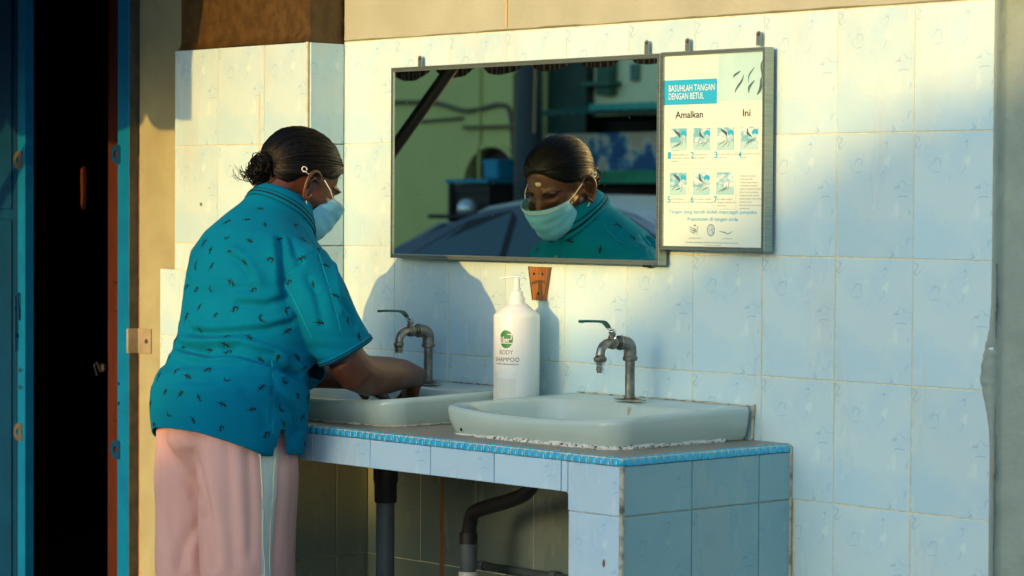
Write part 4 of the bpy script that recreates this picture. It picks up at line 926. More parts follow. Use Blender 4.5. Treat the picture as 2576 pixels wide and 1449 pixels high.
tc=n_.new('ShaderNodeTexCoord'); vo=n_.new('ShaderNodeTexVoronoi'); vo.inputs['Scale'].default_value=420; l_.new(tc.outputs['Object'],vo.inputs['Vector']); bp=n_.new('ShaderNodeBump'); bp.inputs['Distance'].default_value=.0004; bp.inputs['Strength'].default_value=.6; l_.new(vo.outputs['Distance'],bp.inputs['Height']); l_.new(bp.outputs[0],b_.inputs['Normal'])
nn=n_.new('ShaderNodeTexNoise'); nn.inputs['Scale'].default_value=6; nn.inputs['Detail'].default_value=5; l_.new(tc.outputs['Object'],nn.inputs['Vector']); rr=n_.new('ShaderNodeValToRGB'); rr.color_ramp.elements[0].position=.3; rr.color_ramp.elements[1].position=.7
rr.color_ramp.elements[0].color=(.0,.135,.24,1); rr.color_ramp.elements[1].color=(.0,.168,.28,1); l_.new(nn.outputs['Fac'],rr.inputs[0]); l_.new(rr.outputs[0],b_.inputs['Base Color'])
STRIPE=newmat('dark_navy_knit',(.002,.018,.028),.85,0,.2)
# build the shirt as an open shell: solid, then cut hem, cuffs and slit
shirt=solid(mb,'polo_shirt',shirt_mat,.0052,5,fn=folds)
def cut(ob,planes):
    bm=bmesh.new(); bm.from_mesh(ob.data)
    for co_,no_ in BIS: bmesh.ops.bisect_plane(bm,geom=list(bm.verts)+list(bm.edges)+list(bm.faces),plane_co=Vector(co_)-WM.location,plane_no=no_)
    dead=[]
    for f in bm.faces:
        c=f.calc_center_median()+WM.location
        if any(p(c,f.normal) for p in planes): dead.append(f)
    bmesh.ops.delete(bm,geom=dead,context='FACES')
    # straighten the cut edges a little, then give the cloth a turned edge
    for _ in range(0):
        bd=[v for v in bm.verts if v.is_boundary]
        new={}
        for v in bd:
            nb=[e.other_vert(v) for e in v.link_edges if e.is_boundary]
            if len(nb)==2: new[v]=v.co*.4+(nb[0].co+nb[1].co)*.3
        for v,c in new.items(): v.co=c
    be=[e for e in bm.edges if e.is_boundary]
    r=bmesh.ops.extrude_edge_only(bm,edges=be); nv=[g for g in r['geom'] if isinstance(g,bmesh.types.BMVert)]
    bm.normal_update()
    nrm={v:v.link_faces[0].normal.copy() for v in nv}
    cen={}
    for v in nv:
        e=[x for x in v.link_edges if not x.is_boundary]
    for v in nv:
        src=[e.other_vert(v) for e in v.link_edges if e.other_vert(v) not in nrm]
        if src:
            s=src[0]; nn_=Vector((0,0,0))
            for f in s.link_faces:
                if not any(x in nrm for x in f.verts): nn_+=f.normal
            if nn_.length>0: v.co=s.co-nn_.normalized()*.003
    bm.to_mesh(ob.data); bm.free(); ob.data.shade_smooth()
BIS=[((.4,-.645,.7255),(0,.47,1)),((.4,-.645,.748),(0,.12,1)),((.389,-.494,1.275),(0,.46,.89))]
for sx in (1,-1): BIS.append(((.395+sx*(.6085-.395),-.487,.969),(sx*.25,.40,-.88)))
def hemz(c):
    # back hem high at the rear, falling towards the front; front panel starts behind the slit
    slit=(c.x>.50 and abs(c.y-(-.645))<.009+max(0,(.790-c.z)*.22) and c.z<.800)
    back=.7255-.47*(c.y+.645) if c.y<-.645 else .748-.12*(c.y+.645)
    return c.z<back or slit
def cuffcut(c,n):
    for sx in (1,-1):
        X=.395+sx*(.6085-.395); q=Vector((X,-.487,.969)); d=Vector((sx*.25,.40,-.88)).normalized()
        if (c-q).dot(d)>0 and (c-q).length<.10 and abs(c.x-X)<.085 and (c.x-.395)*sx>.13: return True
    return False
def neckcut(c,n): return (c-Vector((.389,-.494,1.275))).dot(Vector((0,.46,.89)))>.0 and (c-Vector((.389,-.494,1.275))).length<.13
cut(shirt,[lambda c,n:hemz(c),cuffcut,neckcut])
bpy.context.view_layer.update(); SB=bvh_of(shirt)
def strip_on(bv,pts,wd,off,name,mat,parent,mb=None):
    """thin strip following a surface through world points"""
    pts=[Vector(p) for p in pts]; m=mb or MB(); R=[]
    Q=[]
    for i,p in enumerate(pts):
        h=bv.find_nearest(p); Q.append((h[0],h[1]))
    for i,(p,nm) in enumerate(Q):
        t=(Q[min(i+1,len(Q)-1)][0]-Q[max(i-1,0)][0]).normalized(); s=t.cross(nm).normalized()
        w_=wd[i] if isinstance(wd,(list,tuple)) else wd
        R.append([p+s*w_+nm*off*.2,p+s*w_*.8+nm*off,p-s*w_*.8+nm*off,p-s*w_+nm*off*.2])
    m.rings(R,close=False,cap=(False,False))
    if mb is None: return wloc(m).build(name,mat,parent,smooth=True)
for sx in (1,-1):
    X=.395+sx*(.6085-.395); q=Vector((X,-.487,.969)); d=Vector((sx*.25,.40,-.88)).normalized(); u=d.orthogonal().normalized(); v=d.cross(u)
    # ribbed cuff band and two dark stripes
    m=MB(); R=[]
    for s_,r_o in ((-.002,.0),(-.001,.0025),(.011,.0025),(.0125,.0),(.011,-.002)):
        ring=[]
        for k in range(48):
            a=2*PI*k/48; dr_=u*math.cos(a)+v*math.sin(a); h=SB.find_nearest(q-d*.006+dr_*.064)
            rad=(h[0]-(q-d*.006)); rad=rad-d*rad.dot(d); ring.append(q+d*(s_-.003)+rad.normalized()*(min(.074,max(.052,rad.length))+r_o))
        R.append(ring)
    wloc(m.rings(R,cap=(False,False))).build('sleeve_cuff',shirt_mat,shirt,smooth=True)
    for off in (.0015,.0065):
        m=MB(); R=[]
        for dd,ro in ((-.0013,.0026),(0,.0036),(.0013,.0026)):
            ring=[]
            for k in range(48):
                a=2*PI*k/48; dr_=u*math.cos(a)+v*math.sin(a); h=SB.find_nearest(q-d*.006+dr_*.064)
                rad=(h[0]-(q-d*.006)); rad=rad-d*rad.dot(d); ring.append(q+d*(off-.0+dd)+rad.normalized()*(min(.074,max(.052,rad.length))+ro))
            R.append(ring)
        wloc(m.rings(R,cap=(False,False))).build('cuff_stripe',STRIPE,shirt,smooth=True)
# collar: stand and fall, open V at the front
CC=Vector((.388,-.494,1.281)); cf=Vector((0,.905,-.425)).normalized(); cx_=Vector((1,0,0)); cu=cf.cross(cx_)*-1
if cu.z<0: cu=-cu
def colpt(th,r,h,front=0):
    """th 0 = front (+y)"""
    return CC+cx_*(math.sin(th)*r*.98)+cf*(math.cos(th)*r*1.02+front)+cu*h
m=MB(); R=[]; n=64; a0=.42
prof=[(.062,.020,0),(.0635,.024,0),(.066,.0245,0),(.070,.020,0),(.079,.004,0),(.086,-.014,0),(.0875,-.0165,0),(.084,-.0165,0),(.074,.002,0)]
for i in range(n+1):
    th=a0+(2*PI-2*a0)*i/n; e=min(i,n-i)/n; tip=max(0,1-e/.22)
    ring=[]
    for r,h,f in prof:
        out=max(0,(r-.066)/.02)
        rr_=r+.004*math.sin(th*3)*out; hh=h-.020*tip**1.3*out-.006*math.cos(th)*out
        ring.append(colpt(th,rr_,hh+.004*(1-math.cos(th))*.5, .010*tip*out))
    R.append(ring)
wloc(m.rings(R)).build('collar',shirt_mat,shirt,smooth=True)
for fr in (.55,.82):
    m=MB(); R=[]
    for i in range(n+1):
        th=a0+(2*PI-2*a0)*i/n; e=min(i,n-i)/n; tip=max(0,1-e/.22); ring=[]
        for df,o_ in ((-.06,.0004),(0,.0016),(.06,.0004)):
            f=fr+df; r=.070+.016*f; h=.020-.034*f; out=max(0,(r-.066)/.02)
            ring.append(colpt(th,r+.004*math.sin(th*3)*out+o_,h-.020*tip**1.3*out-.006*math.cos(th)*out+.004*(1-math.cos(th))*.5+o_,.010*tip*out))
        R.append(ring)
    wloc(m.rings(R,close=False,cap=(False,False))).build('collar_stripe',STRIPE,shirt,smooth=True)
SEAM=newmat('seam_highlight',(.004,.24,.34),.8,0,.1)  # seams toned lighter than the cloth to imitate their highlights
for pl_ in ([(757,560),(772,582),(790,610),(803,640),(812,670),(822,700),(830,730),(840,765),(850,800),(858,835)],[(713,716),(718,700),(733,680),(755,660),(780,643),(800,632),(812,628)],[(684,905),(686,940),(688,980),(688,1020),(687,1060),(686,1090)],[(715,712),(735,745),(752,780),(768,815),(785,850)]):
    P_=[onto(SB,u,v)[0] for u,v in pl_]; P_=[p for p in P_ if p is not None]
    if len(P_)>2: strip_on(SB,P_,.0011,.0009,'seam',SEAM,shirt)
# placket with buttons
pl=[(.392,-.415+.0*k,1.235-.028*k) for k in range(6)]
strip_on(SB,pl,.014,.0016,'placket',shirt_mat,shirt)
for k in range(3):
    h=SB.find_nearest(Vector((.392,-.40,1.205-.045*k))); m=MB(); nq=h[1].normalized(); u=nq.orthogonal().normalized(); v=nq.cross(u); c=h[0]+nq*.0022
    m.rings([[c+nq*z+(u*math.cos(a)+v*math.sin(a))*r for a in np.linspace(0,2*PI,13)[:-1]] for r,z in ((.0055,0),(.0058,.001),(.005,.0018),(.003,.0012))]); wloc(m).build('button',newmat('pearl_button',(.10,.24,.26),.3),shirt,smooth=True)
# animal print motifs, flat dark print on the cloth
MOT=[
 [[(-1,.1),(-.55,.3),(-.1,.32),(.3,.2),(.55,.35),(.75,.3),(.9,.1),(.7,-.05),(.4,-.08),(-.1,-.05),(-.6,-.1)],[(-.35,.25),(-.6,.7),(-.5,.75),(-.15,.28)],[(.2,.2),(.1,.65),(.22,.7),(.4,.22)],[(-.1,0),(-.35,-.5),(-.22,-.52),(.08,-.02)],[(.45,0),(.7,-.45),(.8,-.38),(.6,.02)],[(-1,.1),(-1.5,-.1),(-1.55,0),(-.95,.2)]],
 [[(-.1,1.1),(.0,.6),(-.1,.1),(.15,-.4),(.6,-.65),(1.2,-.6),(.7,-.85),(.1,-.75),(-.3,-.3),(-.35,.2),(-.2,.7)],[(-.3,.0),(-.7,.15),(-.68,.25),(-.28,.18)],[(.1,-.4),(.4,-.1),(.48,-.18),(.25,-.5)],[(-.1,.5),(.2,.7),(.25,.62),(0,.35)]],
 [[(-.8,-.3),(-.4,.1),(-.3,.5),(.1,.7),(.6,.55),(.8,.1),(.6,-.35),(.1,-.5),(.5,-.1),(.45,.25),(.05,.3),(-.1,-.1),(-.4,-.35)],[(-.4,.1),(-1.1,.35),(-.7,-.02)]],
 [[(0,1.1),(.2,.5),(.25,-.2),(.1,-1.1),(-.15,-.2),(-.2,.5)],[(.2,.4),(.6,.1),(.5,0),(.18,.2)],[(-.2,.35),(-.55,.1),(-.5,0),(-.18,.15)],[(.15,-.5),(.5,-.8),(.4,-.9),(.1,-.7)]]]
pm=MB()
def motif(h,k,size,rot):
    p,nm=h[0],h[1].normalized()
    u=(Vector((.68,.73,0))-nm*Vector((.68,.73,0)).dot(nm)).normalized(); v=nm.cross(u); v=v if v.z>0 else -v
    cr_,sr=math.cos(rot),math.sin(rot)
    for poly in MOT[k]:
        pts=[]
        c=(sum(a for a,b in poly)/len(poly),sum(b for a,b in poly)/len(poly))
        for a,b in [c]+poly:
            A,B=(a*cr_-b*sr)*size,(a*sr+b*cr_)*size; q=p+u*A+v*B; g=SB.find_nearest(q)
            if g[0] is None or (g[0]-q).length>.02: return
            pts.append(g[0]+g[1].normalized()*.0009)
        m_=len(poly); 
        fs=[]
        from mathutils.geometry import tessellate_polygon
        for t in tessellate_polygon([[Vector((a,b,0)) for a,b in poly]]): fs.append(tuple(i+1 for i in t))
        pm.add(pts,fs)
Z1=lambda L:[(335.4+x*.3241,268.3+y*.3241) for x,y in L]; Z2=lambda L:[(335.4+x*.3703,670.8+y*.3703) for x,y in L]
PR=Z1([(985,795),(883,880),(1020,918),(1260,922),(730,895),(722,1020),(903,1045),(1135,1030),(550,1060),(597,1115),(747,1127),(1060,1190),(865,1213),(1305,1180),(610,1237),(1495,1235),(1440,1105),(1210,1365),(1395,1380),(1630,1325),(757,1370),(598,1415),(935,1425),(485,1230)])+Z2([(1372,200),(452,272),(690,292),(560,330),(865,350),(1270,385),(1460,360),(453,430),(635,475),(1050,438),(625,530),(520,570),(645,582),(345,550),(980,615),(1110,620),(865,635),(292,710),(503,705),(373,750),(632,770),(1025,775),(875,822),(218,852),(325,865),(445,890),(605,938),(810,972),(240,1005),(405,1045),(600,1100),(1020,1070),(1150,1020),(1000,960),(905,1145),(1165,690),(1260,780)])
kk=[0,0,3,1,0,1,0,0,2,3,0,2,0,0,0,0,1,2,3,0,0,1,2,1, 0,0,2,0,1,0,1,0,2,0,0,0,2,0,3,0,0,2,2,0,1,1,0,0,0,3,0,0,1,0,2,0,3,1,2,0,3]
used=[]
for i,(u,v) in enumerate(PR):
    h=onto(SB,u,v)
    if h[0] is None: continue
    used.append(h[0]); motif(h,kk[i%len(kk)],random.uniform(.0085,.0125),random.uniform(-.9,.9))
sb_v=[v.co+WM.location for v in shirt.data.vertices]; tries=0
while tries<700 and len(used)<200:
    tries+=1; c=random.choice(sb_v)
    if all((c-x).length>.045 for x in used):
        h=SB.find_nearest(c)
        used.append(c); motif(h,random.randrange(4),random.uniform(.0098,.0120),random.uniform(-1,1))
wloc(pm).build('lizard_print',newmat('print_ink',(.004,.022,.026),.8,0,.15),shirt)
# ------------------------------------------------------------------ trousers
PINK=noisy('dusty_pink_knit',(.66,.40,.34),(.58,.33,.28),9,.85,bump=.0004,bscale=500,stretch=(1,1,.25),spec=.15)
mb=MB()
tr=[(.93,.405,-.635,.135,.105),(.86,.400,-.652,.155,.118),(.80,.398,-.656,.163,.122),(.76,.397,-.656,.165,.124)]
mb.rings([[Vector((x+a*math.cos(t),y+b*math.sin(t),z)) for t in np.linspace(0,2*PI,57)[:-1]] for z,x,y,a,b in tr]+[[Vector((.397+.10*math.cos(t),-.656+.07*math.sin(t),.69)) for t in np.linspace(0,2*PI,57)[:-1]]])
for s in (-1,1):
    R=[]
    for z,dx,y,a,b in ((.80,.080,-.656,.086,.116),(.75,.080,-.652,.089,.119),(.72,.081,-.652,.091,.121),(.68,.082,-.652,.092,.122),(.60,.082,-.652,.088,.117),(.5,.084,-.655,.085,.114),(.4,.085,-.652,.083,.111),(.25,.088,-.649,.083,.110),(.1,.090,-.645,.085,.113),(.05,.090,-.645,.085,.114)):
        R.append([Vector((.397+s*dx+a*math.cos(t),y+b*math.sin(t),z)) for t in np.linspace(0,2*PI,41)[:-1]])
    mb.rings(R)
tt=bpy.data.objects.new('t',mb.mesh('t')); bt2=BVHTree.FromPolygons([v.co.copy() for v in tt.data.vertices],[tuple(p.vertices) for p in tt.data.polygons]); bpy.data.objects.remove(tt)
TF=[(-.006,.012,[(402,1100),(440,1170),(480,1215),(505,1240)]),(.006,.012,[(415,1085),(450,1140),(490,1190)]),(-.004,.012,[(405,1130),(440,1195),(495,1235),(525,1275)]),(.006,.010,[(400,1150),(430,1210),(480,1250)]),
 (-.012,.014,[(480,1110),(500,1180),(518,1260),(530,1350),(538,1449)]),(.008,.016,[(520,1130),(540,1230),(556,1340),(566,1449)]),(-.006,.014,[(570,1120),(575,1200),(585,1320),(590,1449)]),(.005,.014,[(600,1130),(606,1250),(612,1400)]),(-.005,.010,[(628,1140),(632,1250),(630,1449)]),
 (-.009,.014,[(520,1290),(490,1330),(462,1380),(450,1440)]),(.006,.012,[(505,1330),(485,1380),(478,1449)]),(-.005,.010,[(412,1180),(420,1260),(436,1340)]),(-.004,.012,[(700,1180),(696,1290),(690,1449)]),(.004,.012,[(715,1190),(708,1300),(700,1449)])]
segs=[]
for amp,wd,pl in TF:
    P=[]
    for (u0,v0),(u1,v1) in zip(pl[:-1],pl[1:]):
        for k in range(4):
            h=onto(bt2,u0+(u1-u0)*k/4,v0+(v1-v0)*k/4)
            if h[0] is not None: P.append(np.array(h[0]))
    for a,b in zip(P[:-1],P[1:]):
        if np.linalg.norm(a-b)<.09: segs.append((amp,wd,a,b,id(pl)))
def tfold(co,no):
    disp=np.zeros(len(co)); cur={}
    for amp,wd,a,b,i in segs:
        ab=b-a; t=np.clip(((co-a)@ab)/(ab@ab+1e-12),0,1); d=np.linalg.norm(co-(a+t[:,None]*ab),axis=1); g=.55*amp*np.exp(-(d/wd)**2)
        cur[i]=np.where(np.abs(g)>np.abs(cur[i]),g,cur[i]) if i in cur else g
    for g in cur.values(): disp+=g
    disp+=.004*np.array([noise.noise(Vector((p[0]*14,p[1]*14,p[2]*2.5)))for p in co])+.0030*(.5-np.array([abs(noise.noise(Vector((p[0]*24+p[2]*1.5,p[1]*24,p[2]*1.6))))for p in co])*2)
    return co+no*disp[:,None]
trs=solid(mb,'trousers',PINK,.0065,6,fn=tfold)
bm=bmesh.new(); bm.from_mesh(trs.data); bmesh.ops.delete(bm,geom=[f for f in bm.faces if f.calc_center_median().z<.062],context='FACES'); bm.to_mesh(trs.data); bm.free()
TB=bvh_of(trs)
# pale side stripe on the right leg, tapering downwards
pts=[];wd=[]
for k in range(36):
    t=k/35; z=.80-.72*t; th=math.radians(-8-6*t); pts.append(Vector((.397+.10+.10*math.cos(th)+.02,-.652+.02*t+.13*math.sin(th),z))); wd.append(.0235*(1-.62*min(1,t*1.7))+.0005)
for s in (1,-1):
    P2=[Vector((.397+s*(p.x-.397),p.y,p.z)) for p in pts]; strip_on(TB,P2,wd,.0016,'side_stripe',noisy('pale_mint_knit',(.46,.56,.50),(.40,.50,.45),20,.85,stretch=(1,1,.3),spec=.15),trs)
    strip_on(TB,[p+Vector((0,-wd[i]*1.0,0)) for i,p in enumerate(P2)],.0022,.0026,'piping',newmat('piping_cream',(.68,.64,.44),.8),trs)
    strip_on(TB,[p+Vector((0,wd[i]*1.0,0)) for i,p in enumerate(P2)],.0022,.0026,'piping',bpy.data.materials['piping_cream'],trs)
# ------------------------------------------------------------------ mask
MASKM=noisy('mask_nonwoven',(.14,.46,.66),(.18,.52,.70),300,.8,spec=.2); MASKW=newmat('mask_white_edge',(.62,.70,.70),.8); LOOP=newmat('white_elastic',(.78,.77,.70),.7)
def maskpt(u,v,off=0):
    """u -1..1 across, v 0 top .. 1 bottom, head frame"""
    top=(.0,.128,.010); a=abs(u)
    # width profile and forward profile
    cy=.134-.022*v+ .010*math.sin(PI*min(1,v*1.1))
    cz=.020-.118*v
    if v>.8: cy-=.05*((v-.8)/.2)**2
    ex,ey,ez=.064-.010*v,.070-.034*v,.013-.070*v
    s=a**1.9
    x=math.copysign(1,u)*(ex*1.04*math.sin(a*PI/2)**.86)
    y=cy+(ey-cy)*(1-math.cos(a*PI/2))**.88; z=cz+(ez-cz)*a**1.5
    pleat=.0022*(abs(((v*4.2)%1)-.5)*2-.5)*(1-a**3)*(1 if .12<v<.88 else .2)
    wob=.0022*noise.noise(Vector((u*3,v*4,2)))+.002*a*math.sin(v*9)
    d=Vector((math.sin(u*1.0)*.6,1,-.1)).normalized()
    return Vector((x,y,z))+d*(pleat+wob+off)
mb=MB(); NU,NV=44,36; vs=[];fs=[];mi=[]
for off in (0,-.0012):
    for j in range(NV+1):
        for i in range(NU+1): vs.append(HM@maskpt(-1+2*i/NU,j/NV,off))
K=(NU+1)*(NV+1)
for j in range(NV):
    for i in range(NU):
        a=j*(NU+1)+i; fs.append((a,a+1,a+NU+2,a+NU+1)); mi.append(1 if (j<2 or i<1 or i>=NU-1) else 0); fs.append((a+K,a+K+NU+1,a+K+NU+2,a+K+1)); mi.append(0)
edge=[j*(NU+1) for j in range(NV+1)]; 
for E_ in ([j*(NU+1) for j in range(NV+1)],[j*(NU+1)+NU for j in range(NV,-1,-1)],list(range(NU,-1,-1)),[NV*(NU+1)+i for i in range(NU+1)]):
    for a,b in zip(E_[:-1],E_[1:]): fs.append((a,b,b+K,a+K)); mi.append(1)
mb.add(vs,fs); mb.m=mi; wloc(mb)
mask=mb.build('face_mask',[MASKM,MASKW],WM,smooth=True)
for v0 in (.03,.055,.08):
    m=MB(); m.tube([HM@maskpt(u,v0,.0007) for u in np.linspace(-.97,.97,30)],.0006,4); wloc(m).build('stitch_line',MASKW,mask,smooth=True)
for s in (-1,1):
    m=MB(); t0=HM@maskpt(s*.97,.05,.001); b0=HM@maskpt(s*.97,.93,.001)
    e=[H(s*.083,.020,.030),H(s*.083,.006,.042),H(s*.082,-.008,.040),H(s*.080,-.022,.026),H(s*.082,-.026,.014)]
    m.tube([t0,H(s*.078,.05,.020)]+e[:1],.0011,6); m.tube([b0,H(s*.076,.012,-.034),H(s*.078,.006,-.028)],.0011,6); wloc(m).build('ear_loop',LOOP,mask,smooth=True)
    m=MB(); k0=Vector((s*.083,-.024,.018))
    m.tube([HM@(k0+Vector((0,-.012-.0075*math.sin(a)*.9,.0035+.0055*math.cos(a)))) for a in np.linspace(-1.2,4.6,14)],.0013,6); m.tube([HM@k0,HM@(k0+Vector((0,-.007,.001))),HM@(k0+Vector((0,-.012,-.002)))],.0016,6); m.tube([HM@(k0+Vector((.0,.006,.004))),HM@k0],.0012,6)
    wloc(m).build('ear_loop_knot',LOOP,mask,smooth=True)
# sandals
for s in (-1,1):
    m=MB(); P=[(.41+s*.105+.045*math.cos(a)*(1 if math.sin(a)>0 else .8),-.555+.135*math.sin(a)) for a in np.linspace(0,2*PI,25)[:-1]]
    m.prism(P,.0,.016,'z'); wloc(m).build('sandal',noisy('brown_sandal',(.08,.04,.02),(.05,.03,.015),20,.7),WM)
# running water
mb=MB(); mb.tube([(.42,-.171,.915),(.42,-.171,.90),(.419,-.172,.885),(.421,-.172,.872)],[.004,.0032,.003,.0036],10)
wt=mb.build('tap_water',newmat('water',(.9,.95,.95),.02),None,smooth=True); wt.data.materials[0].node_tree.nodes['Principled BSDF'].inputs['Transmission Weight'].default_value=1
tag(wt,'thin stream of water running from left tap onto hands','water stream')
# ------------------------------------------------------------------ awning
AWN=noisy('striped_awning',(.025,.022,.028),(.06,.05,.05),1,.9)
n_,l_=nlink(AWN); wv=n_.new('ShaderNodeTexWave'); wv.inputs['Scale'].default_value=14; wv.bands_direction='X'
tc=n_.new('ShaderNodeTexCoord'); l_.new(tc.outputs['Object'],wv.inputs['Vector'])
rm=n_.new('ShaderNodeValToRGB'); rm.color_ramp.elements[0].position=.80; rm.color_ramp.elements[1].position=.88; rm.color_ramp.elements[0].color=(.022,.02,.026,1); rm.color_ramp.elements[1].color=(.16,.14,.14,1); l_.new(wv.outputs['Fac'],rm.inputs[0]); l_.new(rm.outputs[0],n_['Principled BSDF'].inputs['Base Color'])
aw=empty('awning',(-.3,0,0),'dark striped awning with scalloped valance over the gate end of the wall','awning')
XE=-.303; LOWX=-.330; PT2=.219; YV=-1.5
mb=MB(); xs=[XE-i*.0073 for i in range(int(4.2/.0073))]; vs=[];fs=[]
for x in xs:
    u=((x-LOWX)/PT2); u=(u-round(u))*2; zl=1.708+.0135*(x+.33)+.066*(1-math.sqrt(max(0,1-abs(u)**2.6))); yy=YV+.006*math.sin(x*31)+.004*math.sin(x*77)
    vs+=[(x-aw.location.x,yy,zl),(x-aw.location.x,yy+.002,1.86),(x-aw.location.x,yy+.005,1.86),(x-aw.location.x,yy+.003,zl)]
for i in range(len(xs)-1):
    a=4*i
    for p,q in ((0,1),(1,2),(2,3),(3,0)): fs.append((a+p,a+q,a+4+q,a+4+p))
mb.add(vs,fs).build('valance',AWN,aw,smooth=True,angle=40)
MB().rings([[(x,YV,1.858),(x,-.0,2.52),(x,-.0,2.528),(x,YV,1.866)] for x in (-4.3-aw.location.x,XE-aw.location.x)]).build('canopy',AWN,aw)
mb=MB()
mb.tube([(-.02,YV+.01,1.85),(-4.2,YV+.01,1.85)],.016,10)
for x in (-.02,-1.4,-2.8,-4.0): mb.tube([(x,YV+.01,1.85),(x,-.005,2.52)],.014,8)
mb.build('awning_frame',BLACK,aw,smooth=True)
mb=MB(); mb.tube([(-1.02+.3,-1.44,1.845),(-1.40+.3,-1.40,1.462),(-1.85+.3,-1.36,1.02),(-1.95+.3,-1.34,.0)],.021,12); mb.build('support_strut',newmat('dark_green_steel',(.006,.012,.012),.5),aw,smooth=True)
# ------------------------------------------------------------------ street seen in the mirror
GRN=noisy('olive_wall_paint',(.66,.60,.20),(.52,.49,.16),1.2,.9,world=True,bump=.003,bscale=20,lo=.3,hi=.7)
th=empty('town_house',(-12.2,-12,0),'olive green rendered house with an arched doorway seen in the mirror','house')
L=lambda x:x+12.2
m=MB(); poly=[(L(-20),-.2),(L(-12.99),-.2),(L(-12.99),1.42)]+[(L(-12.60)+.39*math.cos(a),1.42+.41*math.sin(a)) for a in np.linspace(PI,0,15)[1:-1]]+[(L(-12.21),1.42),(L(-12.21),-.2),(0,-.2),(0,5),(L(-20),5)]
m.prism(poly,-.5,0); m.build('front_wall',GRN,th)
m=MB(); m.box(L(-20),0,-6,-.55,-.2,5); m.build('house_body',GRN,th)
m=MB(); m.box(L(-12.985),L(-12.215),-.16,-.10,-.2,1.8); m.build('door',newmat('dark_door',(.035,.012,.006),.6),th)
m=MB(); R=[]
for a in np.linspace(PI,0,22): R.append([(L(-12.60)+r*math.cos(a),y,1.42+r*1.05*math.sin(a)) for r,y in ((.39,0),(.39,.03),(.43,.03),(.43,0))])
m.rings(R); m.build('arch_moulding',GRN,th)
LEDGE=newmat('ledge_brown',(.20,.14,.06),.8)
MB().cbox(L(-12.98),L(-12.22),.0,.05,2.0,2.03,.004).build('ledge',LEDGE,th); MB().cbox(L(-12.30),L(-12.27),.0,.04,1.2,2.5,.004).build('downpipe',LEDGE,th)
m=MB(); m.tube(bez([(L(-15),.02,2.30),(L(-14.0),.02,2.27),(L(-13.4),.02,2.25),(L(-13.0),.02,2.17),(L(-12.75),.02,2.18),(L(-12.5),.02,2.21),(L(-12.35),.02,2.12),(L(-12.3),.02,1.6)],6),.022,6); m.tube([(L(-13.6),.02,2.08),(L(-13.0),.02,2.10)],.015,6); m.build('cable',newmat('cable_brown',(.14,.12,.07),.8),th)
m=MB(); m.box(L(-12.78),L(-12.76),.0,.03,1.0,7); m.box(L(-16),L(-12),.0,.04,3.2,3.3); m.build('trim',GRN,th)
up=empty('utility_pole',(-11.06,-11,0),'dark blue steel street pole with a rusty strip seen in the mirror','pole')
MB().tube([(.02,0,-.12),(.0,0,1.6),(.02,0,3),(.06,0,7)],[.125,.12,.105,.09],20).build('pole',noisy('pole_paint',(.008,.022,.028),(.012,.03,.035),6,.5),up,smooth=True)
MB().tube([(.125,.05,1.9),(.145,.05,2.9)],.011,6).build('conduit',newmat('rust_light',(.45,.26,.12),.7),up)
sh=empty('shop_house',(-12.2,-12,0),'cream shop building with dark shopfront and green awning seen in the mirror','shop')
CREAM=noisy('cream_wall_paint',(.88,.84,.50),(.80,.78,.44),1.5,.9,world=True,lo=.3,hi=.7); DKG=noisy('dark_green_front',(.004,.03,.022),(.008,.045,.03),4,.6)
m=MB(); m.box(.45,6.0,-6,-.4,2.1,5); m.build('upper_wall',CREAM,sh)
m=MB(); m.box(.0,.5,-6,-.3,-.2,5); m.box(.5,6.0,-6,-2.2,-.2,2.1); m.build('dark_front',DKG,sh)
m=MB(); m.cbox(.62,.80,-.4,-.3,2.28,3.2,.01); m.cbox(.48,.85,-.4,-.25,2.36,2.40,.005); m.build('shutter',noisy('green_shutter',(.03,.10,.06),(.05,.14,.08),8,.7),sh)
m=MB(); m.box(.98,1.08,-.4,-.37,2.40,2.55); m.box(1.75,1.95,-.4,-.33,2.25,2.6); m.box(2.6,3.6,-.4,-.37,2.6,3.8); m.build('window_recess',newmat('grey_green',(.12,.20,.15),.8),sh)
m=MB(); R=[]
for i in range(121):
    x=.52+i*.04; d=.012*math.sin(i*PI/1.5); R.append([(x,-.35,2.20+d),(x,.55,2.085+d),(x,.55,2.077+d),(x,-.35,2.19+d)])
m.rings(R); m.build('corrugated_awning',noisy('green_sheet',(.01,.075,.055),(.02,.11,.08),6,.5),sh,smooth=True,angle=60)
m=MB(); m.cbox(1.42,3.9,.50,.56,2.10,2.155,.004); m.build('awning_sheet_teal',newmat('teal_sheet',(.04,.34,.26),.6),sh)
m=MB(); m.box(.5,5.4,-.9,-.5,1.93,2.06); m.box(.5,5.4,-.9,-.5,-.2,.3); 
for x in (.52,2.3,4.1): m.box(x,x+.1,.4,.5,-.12,2.06)
m.build('shop_posts',newmat('dark_timber',(.014,.008,.005),.7),sh)
m=MB(); m.cbox(.6,5.3,-.7,-.2,.0,1.46,.02); m.build('shop_counter',noisy('brown_crates',(.10,.05,.02),(.03,.015,.008),3,.8),sh)
BAN=noisy('printed_banner',(.02,.08,.20),(.50,.36,.22),4.5,.7,lo=.44,hi=.60,detail=3)
n_,l_=nlink(BAN); cr=[x for x in n_ if x.type=='VALTORGB'][0]; e=cr.color_ramp.elements.new(.50); e.color=(.10,.24,.30,1); e=cr.color_ramp.elements.new(.56); e.color=(.62,.50,.34,1)
bn_=empty('street_banner',(-11.6,-11.6,0),'blue and orange printed banner with green lower edge on the reflected shopfront','banner')
wavy_sheet(.12,2.4,1.60,1.915,0,.015,30,6,4).build('print_panel',BAN,bn_,smooth=True); wavy_sheet(.12,2.4,1.49,1.60,0,.015,30,4,4).build('green_edge',noisy('banner_green',(.01,.19,.08),(.02,.28,.14),6,.6),bn_,smooth=True)
